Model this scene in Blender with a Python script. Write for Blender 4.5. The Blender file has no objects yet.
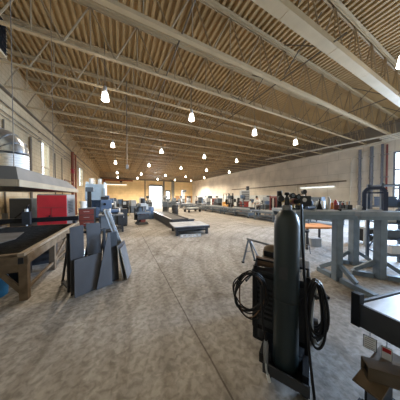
import bpy, math, random
from mathutils import Vector, Matrix, Euler
random.seed(7)
scene = bpy.context.scene
C = scene.collection
PI = math.pi

# ------------------------------------------------------------------ materials
MATS = {}
def mat(name, col, rough=0.6, metal=0.0, var=0.12, scale=6.0, bump=0.0, col2=None, emit=None, stretch=None):
    if name in MATS: return MATS[name]
    m = bpy.data.materials.new(name); m.use_nodes = True
    nt = m.node_tree; b = nt.nodes['Principled BSDF']
    b.inputs['Roughness'].default_value = rough
    b.inputs['Metallic'].default_value = metal
    tc = nt.nodes.new('ShaderNodeTexCoord')
    mp = nt.nodes.new('ShaderNodeMapping')
    if stretch: mp.inputs['Scale'].default_value = stretch
    nt.links.new(tc.outputs['Object'], mp.inputs['Vector'])
    nz = nt.nodes.new('ShaderNodeTexNoise'); nz.inputs['Scale'].default_value = scale
    nz.inputs['Detail'].default_value = 5
    nt.links.new(mp.outputs['Vector'], nz.inputs['Vector'])
    cr = nt.nodes.new('ShaderNodeValToRGB')
    c2 = col2 if col2 else tuple(min(1, c*(1+var)) for c in col)
    c1 = col if col2 else tuple(c*(1-var) for c in col)
    cr.color_ramp.elements[0].color = (*c1, 1); cr.color_ramp.elements[1].color = (*c2, 1)
    cr.color_ramp.elements[0].position = 0.32; cr.color_ramp.elements[1].position = 0.68
    nt.links.new(nz.outputs['Fac'], cr.inputs['Fac'])
    nt.links.new(cr.outputs['Color'], b.inputs['Base Color'])
    if bump:
        bp = nt.nodes.new('ShaderNodeBump'); bp.inputs['Strength'].default_value = bump
        bp.inputs['Distance'].default_value = 0.02
        nt.links.new(nz.outputs['Fac'], bp.inputs['Height'])
        nt.links.new(bp.outputs['Normal'], b.inputs['Normal'])
    if emit:
        b.inputs['Emission Color'].default_value = (*emit[0], 1)
        b.inputs['Emission Strength'].default_value = emit[1]
    MATS[name] = m
    return m

def brick_mat(name, c1, c2, mortar, sx=0.4, sz=0.2, axis='x', ms=0.012, stain=0.25):
    m = bpy.data.materials.new(name); m.use_nodes = True
    nt = m.node_tree; b = nt.nodes['Principled BSDF']; b.inputs['Roughness'].default_value = 0.85
    tc = nt.nodes.new('ShaderNodeTexCoord'); sep = nt.nodes.new('ShaderNodeSeparateXYZ'); cmb = nt.nodes.new('ShaderNodeCombineXYZ')
    nt.links.new(tc.outputs['Object'], sep.inputs[0])
    nt.links.new(sep.outputs['X' if axis == 'x' else 'Y'], cmb.inputs['X']); nt.links.new(sep.outputs['Z'], cmb.inputs['Y'])
    br = nt.nodes.new('ShaderNodeTexBrick'); br.inputs['Scale'].default_value = 1
    br.inputs['Brick Width'].default_value = sx; br.inputs['Row Height'].default_value = sz
    br.inputs['Mortar Size'].default_value = ms; br.inputs['Color1'].default_value = (*c1, 1)
    br.inputs['Color2'].default_value = (*c2, 1); br.inputs['Mortar'].default_value = (*mortar, 1)
    nt.links.new(cmb.outputs[0], br.inputs['Vector'])
    nz = nt.nodes.new('ShaderNodeTexNoise'); nz.inputs['Scale'].default_value = 0.9; nz.inputs['Detail'].default_value = 6
    nt.links.new(tc.outputs['Object'], nz.inputs['Vector'])
    cr = nt.nodes.new('ShaderNodeValToRGB')
    cr.color_ramp.elements[0].color = (1-stain,)*3 + (1,); cr.color_ramp.elements[1].color = (1, 1, 1, 1)
    cr.color_ramp.elements[0].position = 0.35; cr.color_ramp.elements[1].position = 0.6
    nt.links.new(nz.outputs['Fac'], cr.inputs['Fac'])
    mx = nt.nodes.new('ShaderNodeMix'); mx.data_type = 'RGBA'; mx.blend_type = 'MULTIPLY'; mx.inputs['Factor'].default_value = 1
    nt.links.new(br.outputs['Color'], mx.inputs['A']); nt.links.new(cr.outputs['Color'], mx.inputs['B'])
    nt.links.new(mx.outputs['Result'], b.inputs['Base Color'])
    bp = nt.nodes.new('ShaderNodeBump'); bp.inputs['Strength'].default_value = 0.3; bp.inputs['Distance'].default_value = 0.01
    nt.links.new(br.outputs['Fac'], bp.inputs['Height']); bp.invert = True
    nt.links.new(bp.outputs['Normal'], b.inputs['Normal'])
    return m

def floor_mat():
    m = bpy.data.materials.new('concrete_floor'); m.use_nodes = True
    nt = m.node_tree; N = nt.nodes; L = nt.links; b = N['Principled BSDF']
    tc = N.new('ShaderNodeTexCoord')
    def noise(scale, detail=6, stretch=None, rot=0, dist=0):
        mp = N.new('ShaderNodeMapping'); L.new(tc.outputs['Object'], mp.inputs['Vector'])
        if stretch: mp.inputs['Scale'].default_value = stretch
        mp.inputs['Rotation'].default_value = (0, 0, rot)
        n = N.new('ShaderNodeTexNoise'); n.inputs['Scale'].default_value = scale; n.inputs['Detail'].default_value = detail
        n.inputs['Distortion'].default_value = dist
        L.new(mp.outputs[0], n.inputs['Vector']); return n
    def ramp(src, p0, c0, p1, c1):
        r = N.new('ShaderNodeValToRGB'); r.color_ramp.elements[0].position = p0; r.color_ramp.elements[1].position = p1
        r.color_ramp.elements[0].color = (*c0, 1); r.color_ramp.elements[1].color = (*c1, 1); L.new(src, r.inputs['Fac']); return r.outputs['Color']
    def mul(a, c, f=1.0, mode='MULTIPLY'):
        x = N.new('ShaderNodeMix'); x.data_type = 'RGBA'; x.blend_type = mode; x.inputs['Factor'].default_value = f
        L.new(a, x.inputs['A']); L.new(c, x.inputs['B']); return x.outputs['Result']
    base = ramp(noise(0.7, 8, dist=0.6).outputs['Fac'], 0.3, (0.25, 0.23, 0.208), 0.7, (0.395, 0.372, 0.345))
    g = ramp(noise(17, 9, dist=0.5).outputs['Fac'], 0.36, (0.66, 0.64, 0.62), 0.6, (1.1, 1.1, 1.1))
    base = mul(base, g, 0.95)
    s = ramp(noise(2.2, 8, (1.0, 0.22, 1), 0.5, 1.2).outputs['Fac'], 0.36, (0.66, 0.62, 0.58), 0.56, (1.05, 1.05, 1.05))
    base = mul(base, s, 0.5)
    d = ramp(noise(1.6, 8, dist=1.5).outputs['Fac'], 0.28, (0.45, 0.38, 0.31), 0.42, (1, 1, 1))
    base = mul(base, d, 0.7)
    k = ramp(noise(4.5, 9, (1, 1.6, 1), 0.8, 2.0).outputs['Fac'], 0.60, (1, 1, 1), 0.72, (1.35, 1.34, 1.32))
    base = mul(base, k, 0.8)
    # swept tyre arcs
    mp = N.new('ShaderNodeMapping'); L.new(tc.outputs['Object'], mp.inputs['Vector']); mp.inputs['Location'].default_value = (-7.5, -1.0, 0)
    w = N.new('ShaderNodeTexWave'); w.wave_type = 'RINGS'; w.rings_direction = 'Z'; w.inputs['Scale'].default_value = 0.75
    w.inputs['Distortion'].default_value = 5; w.inputs['Detail'].default_value = 4; w.inputs['Detail Scale'].default_value = 0.8
    L.new(mp.outputs[0], w.inputs['Vector'])
    base = mul(base, ramp(w.outputs['Fac'], 0.0, (0.68, 0.65, 0.62), 0.30, (1, 1, 1)), 0.55)
    # joints
    sep = N.new('ShaderNodeSeparateXYZ'); L.new(tc.outputs['Object'], sep.inputs[0])
    wob = noise(1.2, 3)
    def joint(axis, off, period, width):
        a = N.new('ShaderNodeMath'); a.operation = 'ADD'; a.inputs[1].default_value = off + period/2; L.new(sep.outputs[axis], a.inputs[0])
        wv = N.new('ShaderNodeMath'); wv.operation = 'MULTIPLY_ADD'; wv.inputs[1].default_value = 0.05; L.new(wob.outputs['Fac'], wv.inputs[0]); L.new(a.outputs[0], wv.inputs[2])
        p = N.new('ShaderNodeMath'); p.operation = 'FLOORED_MODULO'; p.inputs[1].default_value = period; L.new(wv.outputs[0], p.inputs[0])
        q = N.new('ShaderNodeMath'); q.operation = 'SUBTRACT'; q.inputs[1].default_value = period/2; L.new(p.outputs[0], q.inputs[0])
        r = N.new('ShaderNodeMath'); r.operation = 'ABSOLUTE'; L.new(q.outputs[0], r.inputs[0])
        s_ = N.new('ShaderNodeMath'); s_.operation = 'GREATER_THAN'; s_.inputs[1].default_value = width; L.new(r.outputs[0], s_.inputs[0])
        return s_.outputs[0]
    base = mul(base, ramp(joint('X', -0.80, 6.1, 0.008), 0.0, (0.30, 0.26, 0.22), 1.0, (1, 1, 1)), 0.85)
    base = mul(base, ramp(joint('Y', -5.2, 6.1, 0.012), 0.0, (0.45, 0.40, 0.36), 1.0, (1, 1, 1)), 0.5)
    L.new(base, b.inputs['Base Color'])
    b.inputs['Roughness'].default_value = 0.62
    rr = ramp(noise(1.1, 5).outputs['Fac'], 0.3, (0.62,)*3, 0.7, (0.85,)*3)
    L.new(rr, b.inputs['Roughness'])
    bp = N.new('ShaderNodeBump'); bp.inputs['Strength'].default_value = 0.22; bp.inputs['Distance'].default_value = 0.02
    n2 = noise(22, 8); L.new(n2.outputs['Fac'], bp.inputs['Height']); L.new(bp.outputs['Normal'], b.inputs['Normal'])
    return m

def glass_mat():
    m = bpy.data.materials.new('window_glass'); m.use_nodes = True
    nt = m.node_tree; N = nt.nodes; N.remove(N['Principled BSDF'])
    t = N.new('ShaderNodeBsdfTransparent'); t.inputs['Color'].default_value = (0.93, 0.96, 0.97, 1)
    g = N.new('ShaderNodeBsdfGlossy'); g.inputs['Roughness'].default_value = 0.05
    mx = N.new('ShaderNodeMixShader'); mx.inputs['Fac'].default_value = 0.07
    nt.links.new(t.outputs[0], mx.inputs[1]); nt.links.new(g.outputs[0], mx.inputs[2])
    nt.links.new(mx.outputs[0], N['Material Output'].inputs['Surface'])
    return m

M_FLOOR = floor_mat()
M_GLASS = glass_mat()
M_WALLL = brick_mat('wall_block_left', (0.60, 0.47, 0.30), (0.56, 0.44, 0.28), (0.45, 0.34, 0.21), axis='y', stain=0.22)
M_WALLR = brick_mat('wall_block_right', (0.74, 0.67, 0.58), (0.70, 0.635, 0.55), (0.58, 0.52, 0.44), 1.6, 1.2, axis='y', ms=0.02, stain=0.18)
M_WALLF = brick_mat('wall_block_far', (0.80, 0.62, 0.36), (0.76, 0.59, 0.34), (0.66, 0.51, 0.29), 1.6, 0.6, axis='x', ms=0.02, stain=0.15)
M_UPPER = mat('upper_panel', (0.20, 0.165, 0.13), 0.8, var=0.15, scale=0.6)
M_DECK = mat('roof_deck', (0.37, 0.25, 0.115), 0.7, var=0.14, scale=0.8, col2=(0.47, 0.32, 0.155))
M_CREAM = mat('cream_steel', (0.47, 0.36, 0.22), 0.55, var=0.08, scale=2)
M_WEB = mat('web_steel', (0.30, 0.22, 0.13), 0.6, var=0.12, scale=2)
M_BRACE = mat('brace_steel', (0.13, 0.10, 0.07), 0.6, var=0.12, scale=2)
M_STEEL = mat('grey_steel', (0.22, 0.23, 0.25), 0.45, 0.6, scale=8)
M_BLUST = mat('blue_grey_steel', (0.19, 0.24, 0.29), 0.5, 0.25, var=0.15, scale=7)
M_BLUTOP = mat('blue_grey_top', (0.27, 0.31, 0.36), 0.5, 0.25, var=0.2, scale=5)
M_DARK = mat('dark_steel', (0.035, 0.038, 0.045), 0.5, 0.3, scale=9)
M_BLACK = mat('black_paint', (0.012, 0.013, 0.016), 0.45, 0.0, scale=9)
M_RUBBER = mat('black_rubber', (0.014, 0.014, 0.016), 0.5, scale=10)
M_RUST = mat('rusty_brown', (0.10, 0.068, 0.042), 0.75, 0.1, scale=7, bump=0.2, col2=(0.19, 0.135, 0.085))
M_RAIL = mat('worn_tan_rail', (0.24, 0.185, 0.13), 0.7, 0.1, scale=7, col2=(0.34, 0.27, 0.20))
M_PLATE = mat('mill_scale_plate', (0.062, 0.062, 0.070), 0.5, 0.35, scale=3, col2=(0.09, 0.09, 0.10), stretch=(1, 1, 0.4))
M_PLATE2 = mat('mill_scale_plate_pale', (0.095, 0.095, 0.104), 0.45, 0.35, scale=3, col2=(0.13, 0.13, 0.142), stretch=(1, 1, 0.4))
M_GALV = mat('galvanised', (0.50, 0.52, 0.54), 0.28, 0.9, scale=14, var=0.2)
M_SILVER = mat('bright_steel', (0.70, 0.72, 0.75), 0.35, 0.7, scale=6)
M_HOOD = mat('hood_grey', (0.165, 0.16, 0.155), 0.55, 0.2, scale=2)
M_TAN = mat('tan_paint', (0.52, 0.41, 0.27), 0.6, scale=3)
M_SLAT = mat('slag_slats', (0.018, 0.017, 0.016), 0.8, scale=10, bump=0.3, col2=(0.055, 0.05, 0.045))
M_RED = mat('red_paint', (0.42, 0.02, 0.03), 0.45, scale=3, var=0.1)
M_REDPIPE = mat('red_oxide_pipe', (0.26, 0.075, 0.035), 0.55, scale=5)
M_MAROON = mat('maroon_paint', (0.19, 0.045, 0.04), 0.6, scale=4)
M_WHITE = mat('white_paint', (0.78, 0.79, 0.80), 0.5, var=0.05)
M_PAPER = mat('white_paper', (0.82, 0.83, 0.86), 0.8, var=0.03)
M_LBLUE = mat('light_blue_paint', (0.46, 0.60, 0.74), 0.45, var=0.1, scale=3)
M_BLUE = mat('blue_paint', (0.09, 0.15, 0.27), 0.5, var=0.15, scale=3)
M_DRUM = mat('blue_plastic', (0.02, 0.20, 0.55), 0.35, var=0.05)
M_MACH = mat('machine_grey_blue', (0.12, 0.15, 0.19), 0.5, 0.1, scale=4)
M_MACHL = mat('machine_pale_grey', (0.42, 0.45, 0.48), 0.5, 0.1, scale=4)
M_ORANGE = mat('orange_paint', (0.62, 0.22, 0.05), 0.5, var=0.2, scale=3)
M_YELLOW = mat('amber_paint', (0.60, 0.30, 0.05), 0.5, var=0.1, scale=3)
M_CYL = mat('cylinder_green_black', (0.009, 0.018, 0.022), 0.36, 0.0, scale=5, col2=(0.015, 0.026, 0.031), stretch=(1, 1, 0.3))
M_BRASS = mat('brass', (0.42, 0.30, 0.12), 0.4, 0.8)
M_BROWNRAG = mat('brown_leather', (0.13, 0.075, 0.045), 0.85, scale=12, bump=0.5)
M_SKIN = mat('skin', (0.42, 0.24, 0.16), 0.6, var=0.05)
M_HAIR = mat('hair_dark', (0.015, 0.011, 0.009), 0.7)
M_SHIRTW = mat('white_cotton', (0.72, 0.71, 0.70), 0.9, var=0.05)
M_SHIRTB = mat('beige_cotton', (0.50, 0.42, 0.28), 0.9, var=0.05)
M_TROUS = mat('dark_denim', (0.035, 0.036, 0.05), 0.9, var=0.1)
M_LAMP = mat('lamp_glow', (1, 0.95, 0.85), 0.4, emit=((1.0, 0.90, 0.74), 14.0))
M_TUBE = mat('tube_glow', (1, 1, 1), 0.4, emit=((0.93, 1.0, 0.95), 1.3))
M_GALVD = mat('conduit_steel', (0.16, 0.13, 0.10), 0.5, 0.3)
M_PALEP = mat('pale_pipe', (0.62, 0.58, 0.50), 0.5, var=0.05)
M_BLUEP = mat('blue_grey_pipe', (0.15, 0.16, 0.20), 0.5)
M_OUT = mat('outdoor_concrete', (0.60, 0.60, 0.58), 0.9)
M_SCREEN = mat('screen_face', (0.6, 0.65, 0.7), 0.2)
M_DOORG = mat('door_grey', (0.13, 0.135, 0.14), 0.6)
M_BROWNB = mat('brown_board', (0.33, 0.19, 0.09), 0.7)
M_DUST = mat('dusty_white_top', (0.28, 0.30, 0.33), 0.6, scale=3, col2=(0.46, 0.48, 0.52))

for _m in (M_BLACK, M_RUBBER): _m.node_tree.nodes['Principled BSDF'].inputs['Specular IOR Level'].default_value = 0.2
# ------------------------------------------------------------------ mesh builder
class MB:
    def __init__(s): s.v = []; s.f = []; s.sm = []
    def add(s, vs, fs, smooth=False, X=None):
        n = len(s.v)
        s.v += [tuple(X @ Vector(p)) if X else tuple(p) for p in vs]
        s.f += [tuple(i+n for i in f) for f in fs]; s.sm += [smooth]*len(fs); return s
    def box(s, c, d, rz=0, rx=0, ry=0):
        x, y, z = d[0]/2, d[1]/2, d[2]/2
        X = Matrix.Translation(c) @ Euler((rx, ry, rz)).to_matrix().to_4x4()
        return s.add([(-x,-y,-z),(x,-y,-z),(x,y,-z),(-x,y,-z),(-x,-y,z),(x,-y,z),(x,y,z),(-x,y,z)],
                     [(0,3,2,1),(4,5,6,7),(0,1,5,4),(1,2,6,5),(2,3,7,6),(3,0,4,7)], X=X)
    def bx(s, x0, x1, y0, y1, z0, z1):
        return s.box(((x0+x1)/2, (y0+y1)/2, (z0+z1)/2), (x1-x0, y1-y0, z1-z0))
    def bar(s, p0, p1, w, h, up=(0,0,1)):
        p0, p1 = Vector(p0), Vector(p1); d = p1-p0; l = d.length; d.normalize(); u = Vector(up)
        if abs(d.dot(u)) > 0.98: u = Vector((1,0,0))
        sx = d.cross(u).normalized(); uz = sx.cross(d).normalized()
        X = Matrix((sx, d, uz)).transposed().to_4x4(); X.translation = (p0+p1)/2
        x, y, z = w/2, l/2, h/2
        return s.add([(-x,-y,-z),(x,-y,-z),(x,y,-z),(-x,y,-z),(-x,-y,z),(x,-y,z),(x,y,z),(-x,y,z)],
                     [(0,3,2,1),(4,5,6,7),(0,1,5,4),(1,2,6,5),(2,3,7,6),(3,0,4,7)], X=X)
    def tube(s, pts, r, seg=8, closed=False):
        pts = [Vector(p) for p in pts]; n = len(pts); rs = r if isinstance(r, (list, tuple)) else [r]*n
        def tan(i):
            if closed: return (pts[(i+1) % n]-pts[i-1]).normalized()
            if i == 0: return (pts[1]-pts[0]).normalized()
            if i == n-1: return (pts[-1]-pts[-2]).normalized()
            return ((pts[i+1]-pts[i]).normalized()+(pts[i]-pts[i-1]).normalized()).normalized()
        t = tan(0); u = t.orthogonal().normalized(); vs = []; fs = []
        for i in range(n):
            t2 = tan(i); u = (t.rotation_difference(t2) @ u); u = (u-t2*u.dot(t2)).normalized(); t = t2; w = t.cross(u)
            for k in range(seg):
                a = 2*PI*k/seg; vs.append(pts[i]+(u*math.cos(a)+w*math.sin(a))*rs[i])
        m = n if closed else n-1
        for i in range(m):
            j = (i+1) % n
            for k in range(seg):
                k2 = (k+1) % seg; fs.append((i*seg+k, i*seg+k2, j*seg+k2, j*seg+k))
        s.add(vs, fs, True)
        if not closed:
            b = len(s.v)-len(vs)
            s.f += [tuple(b+k for k in reversed(range(seg))), tuple(b+(n-1)*seg+k for k in range(seg))]; s.sm += [False, False]
        return s
    def cyl(s, p0, p1, r0, r1=None, seg=16): return s.tube([p0, p1], [r0, r0 if r1 is None else r1], seg)
    def lathe(s, prof, c=(0,0,0), seg=24, X=None):
        T = Matrix.Translation(c) @ (X if X else Matrix.Identity(4)); vs = []; fs = []; n = len(prof)
        for r, z in prof:
            for k in range(seg):
                a = 2*PI*k/seg; vs.append((max(r, 1e-4)*math.cos(a), max(r, 1e-4)*math.sin(a), z))
        for i in range(n-1):
            for k in range(seg):
                k2 = (k+1) % seg; fs.append((i*seg+k, i*seg+k2, (i+1)*seg+k2, (i+1)*seg+k))
        fs.append(tuple(reversed(range(seg)))); fs.append(tuple((n-1)*seg+k for k in range(seg)))
        return s.add(vs, fs, True, T)
    def prism(s, poly, X, t):
        n = len(poly); vs = [(p[0], p[1], 0) for p in poly]+[(p[0], p[1], t) for p in poly]
        fs = [tuple(reversed(range(n))), tuple(range(n, 2*n))]+[(i, (i+1) % n, n+(i+1) % n, n+i) for i in range(n)]
        return s.add(vs, fs, False, X)
    def frustum(s, a, b):   # a,b = (x0,x1,y0,y1,z)
        def r(q): return [(q[0],q[2],q[4]),(q[1],q[2],q[4]),(q[1],q[3],q[4]),(q[0],q[3],q[4])]
        return s.add(r(a)+r(b), [(0,3,2,1),(4,5,6,7),(0,1,5,4),(1,2,6,5),(2,3,7,6),(3,0,4,7)])
    def angle(s, p0, p1, w, t, a, b):      # L section along p0-p1 with legs towards a and b
        p0, p1, a, b = Vector(p0), Vector(p1), Vector(a).normalized(), Vector(b).normalized()
        s.bar(p0+a*w/2, p1+a*w/2, t, w, a); s.bar(p0+b*w/2, p1+b*w/2, t, w, b); return s
    def build(s, name, m, parent=None, bevel=0.0, loc=None):
        me = bpy.data.meshes.new(name); me.from_pydata(s.v, [], s.f); me.update()
        me.polygons.foreach_set('use_smooth', s.sm)
        if any(s.sm):
            try: me.set_sharp_from_angle(angle=math.radians(40))
            except Exception: pass
        me.materials.append(m)
        o = bpy.data.objects.new(name, me); C.objects.link(o)
        if parent: o.parent = parent
        if loc: o.location = loc
        if bevel:
            bm = o.modifiers.new('edge', 'BEVEL'); bm.width = bevel; bm.segments = 2; bm.limit_method = 'ANGLE'; bm.angle_limit = math.radians(50)
        return o

def tag(o, label=None, cat=None, group=None, kind=None):
    if label: o['label'] = label
    if cat: o['category'] = cat
    if group: o['group'] = group
    if kind: o['kind'] = kind
    return o
def thing(name, label, cat, loc=(0,0,0), rz=0, group=None):
    o = bpy.data.objects.new(name, None); C.objects.link(o); o.empty_display_size = 0.1
    o.location = loc; o.rotation_euler = (0, 0, rz)
    return tag(o, label, cat, group)
def struct(name, mb, m, parent=None, label=None, cat=None):
    o = mb.build(name, m, parent)
    if parent is None: tag(o, label, cat, kind='structure')
    return o
def dup(root, loc, rz=None, label=None, group=None):
    r = root.copy(); C.objects.link(r); r.location = loc
    if rz is not None: r.rotation_euler = (0, 0, rz)
    if label: r['label'] = label
    if group: r['group'] = group
    for ch in list(root.children):
        c = ch.copy(); C.objects.link(c); c.parent = r
        for g in list(ch.children):
            d = g.copy(); C.objects.link(d); d.parent = c
    return r

# view frame: the hall runs along +Y, the viewer stands at the origin and looks 26.3 degrees right of it
YAW = math.radians(26.3); cy, sy = math.cos(YAW), math.sin(YAW)
EYE = 1.6
def cw(xr, z, h=0.0): return Vector((cy*xr+sy*z, -sy*xr+cy*z, h))
VR = -YAW      # rotation of things set square to that direction

# ------------------------------------------------------------------ setting
XL, XR, YB, YF = -3.9, 17.0, -5.0, 39.0
ZD = 6.95
struct('floor', MB().bx(XL-0.3, XR+0.3, YB, YF+0.3, -0.2, 0), M_FLOOR, label='dusty grey brown concrete floor', cat='floor')
struct('terrain', MB().bx(-60, 80, -60, 120, -0.5, -0.22), M_OUT, label='pale ground outside the hall', cat='ground')

def wall_holes(axis, at, t, a0, a1, z0, z1, holes):
    """wall in the plane axis=at, thickness t outward (signed), running a0..a1, rectangular holes (a,b,za,zb)"""
    mb = MB(); xs = sorted({a0, a1}|{h[0] for h in holes}|{h[1] for h in holes}); zs = sorted({z0, z1}|{h[2] for h in holes}|{h[3] for h in holes})
    for i in range(len(xs)-1):
        for k in range(len(zs)-1):
            cx, cz = (xs[i]+xs[i+1])/2, (zs[k]+zs[k+1])/2
            if any(h[0] < cx < h[1] and h[2] < cz < h[3] for h in holes): continue
            lo, hi = min(at, at+t), max(at, at+t)
            if axis == 'x': mb.bx(lo, hi, xs[i], xs[i+1], zs[k], zs[k+1])
            else: mb.bx(xs[i], xs[i+1], lo, hi, zs[k], zs[k+1])
    return mb
lw = [(11.75, 12.85, 2.75, 4.8), (20.6, 22.4, 2.75, 4.8), (30.5, 32.8, 2.75, 4.8)]
struct('wall_left', wall_holes('x', XL, -0.25, YB, YF, 0, 7.1, lw), M_WALLL, label='cream block wall on the left', cat='wall')
rw = [(-3.6, 4.08, 0.9, 4.75)]
struct('wall_right', wall_holes('x', XR, 0.25, YB, YF, 0, 5.62, rw), M_WALLR, label='pale panel wall on the right', cat='wall')
struct('wall_back', wall_holes('y', YB, -0.25, XL-0.25, XR+0.25, 0, 7.1, []), M_WALLL, label='block wall behind the viewer', cat='wall')
struct('wall_right_upper', MB().bx(XR, XR+0.25, YB, YF, 5.62, 7.1), M_UPPER, label='wall above the right panels, shade put into its dark colour', cat='wall')  # shadow under the roof is put into this wall's dark colour
fw = [(6.0, 9.0, 0, 4.15), (9.75, 11.1, 0, 3.3)]
struct('wall_far', wall_holes('y', YF, 0.25, XL-0.25, XR+0.25, 0, 5.4, fw), M_WALLF, label='yellow cream wall at the far end', cat='wall')
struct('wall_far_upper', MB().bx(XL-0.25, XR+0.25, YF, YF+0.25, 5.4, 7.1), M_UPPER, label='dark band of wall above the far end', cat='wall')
# steel deck, trapezoid ribs running along the hall
def deck():
    mb = MB(); p = 0.19; n = int((XR-XL)/p)+1; prof = []
    for i in range(n):
        x = XL+i*p; prof += [(x, ZD), (x+0.075, ZD), (x+0.095, ZD+0.10), (x+0.17, ZD+0.10)]
    prof.append((XL+n*p, ZD)); vs = []
    for x, z in prof: vs += [(x, YB, z), (x, YF+0.2, z)]
    m = len(prof)
    top = [(x, y, ZD+0.16) for x in (prof[0][0], prof[-1][0]) for y in (YB, YF+0.2)]
    fs = [(2*i, 2*i+1, 2*i+3, 2*i+2) for i in range(m-1)]
    mb.add(vs, fs); mb.add(top, [(0, 1, 3, 2)])
    return mb
struct('ceiling', deck(), M_DECK, label='ribbed brown steel roof deck', cat='ceiling')

def window(name, axis, at, a0, a1, z0, z1, mull_a=0, mull_z=(), m=M_TAN, w=0.06):
    r = tag(thing(name, None, 'window'), None, None, None, 'structure'); 
    def b(mb, A0, A1, Z0, Z1, d):
        if axis == 'x': mb.bx(at-d, at+d, A0, A1, Z0, Z1)
        else: mb.bx(A0, A1, at-d, at+d, Z0, Z1)
    f = MB(); b(f, a0, a0+w, z0, z1, 0.05); b(f, a1-w, a1, z0, z1, 0.05); b(f, a0+w, a1-w, z0, z0+w, 0.05); b(f, a0+w, a1-w, z1-w, z1, 0.05)
    for i in range(mull_a):
        c = a0+(a1-a0)*(i+1)/(mull_a+1); b(f, c-w/2, c+w/2, z0+w, z1-w, 0.04)
    for z in mull_z: b(f, a0+w, a1-w, z-w/2, z+w/2, 0.035)
    f.build('window_frame', m, r)
    g = MB(); b(g, a0+w, a1-w, z0+w, z1-w, 0.006); g.build('window_pane', M_GLASS, r)
    return r
for i, (a0, a1, z0, z1) in enumerate(lw):
    window('window_%d' % (i+1), 'x', XL-0.03, a0, a1, z0, z1, 0, (3.3,))['label'] = ['tall narrow window beside the duct on the left wall', 'tall narrow window beyond the red pipe', 'last tall narrow window on the left wall'][i]
window('window_4', 'x', XR+0.12, -3.6, 4.08, 0.9, 4.75, 4, (2.2, 3.5), M_BLUEP, 0.09)['label'] = 'large bright window on the right wall'
# far doors
d1 = tag(thing('door_1', 'tall bright open doorway in the far wall', 'door'), kind='structure')
f = MB(); f.bx(5.85, 6.0, YF-0.08, YF+0.2, 0, 4.3); f.bx(9.0, 9.15, YF-0.08, YF+0.2, 0, 4.3); f.bx(6.0, 9.0, YF-0.08, YF+0.2, 4.15, 4.3)
f.build('door_frame', M_DOORG, d1)
MB().cyl((6.02, YF-0.3, 4.42), (8.98, YF-0.3, 4.42), 0.11, seg=16).build('shutter_roll', M_DOORG, d1)
d2 = tag(thing('door_2', 'dark grey door with a bright window pane right of the doorway', 'door'), kind='structure')
f = MB(); f.bx(9.75, 10.0, YF+0.02, YF+0.12, 0, 3.3); f.bx(10.85, 11.1, YF+0.02, YF+0.12, 0, 3.3); f.bx(10.0, 10.85, YF+0.02, YF+0.12, 2.9, 3.3)
f.bx(10.0, 10.85, YF+0.02, YF+0.12, 0, 0.75); f.bx(10.0, 10.85, YF+0.02, YF+0.12, 1.75, 1.95); f.build('door_leaf', M_DOORG, d2)
g = MB(); g.bx(10.0, 10.85, YF+0.065, YF+0.075, 0.75, 1.75); g.bx(10.0, 10.85, YF+0.065, YF+0.075, 1.95, 2.9); g.build('window_pane', M_GLASS, d2)
MB().cyl((9.9, YF-0.03, 1.05), (9.9, YF+0.02, 1.05), 0.03, seg=8).build('door_handle', M_SILVER, d2)
struct('trim_1', MB().bx(9.2, 9.62, YF-0.06, YF, 0, 5.4), M_DOORG, label='dark strip of wall between the two far doors', cat='trim')
struct('trim_2', MB().bx(11.3, 12.0, YF-0.3, YF, 0, 5.4), mat('pillar_grey', (0.20, 0.20, 0.19), 0.8), label='grey pillar right of the grey door', cat='trim')
struct('trim_3', MB().bx(12.3, 16.9, YF-0.05, YF, 0, 1.9), M_BROWNB, label='brown boarding along the foot of the far wall', cat='trim')
struct('trim_4', MB().bx(4.9, 5.15, YF-0.2, YF, 0, 5.4), M_UPPER, label='slim dark pillar left of the bright doorway', cat='trim')
struct('trim_5', MB().bx(XR-0.12, XR-0.002, 4.2, YF, 5.52, 5.64), M_PALEP, label='pale ledge along the top of the right wall', cat='trim')
struct('trim_6', MB().bx(XL+0.002, XL+0.12, YB, YF, 5.55, 5.60), M_GALVD, label='dark steel ledge along the top of the left wall', cat='trim')
struct('trim_7', MB().bx(XR-0.03, XR-0.002, 12.0, 38.9, 0, 1.85), mat('pale_wainscot', (0.60, 0.63, 0.64), 0.7), label='pale painted dado along the right wall', cat='trim')

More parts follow.
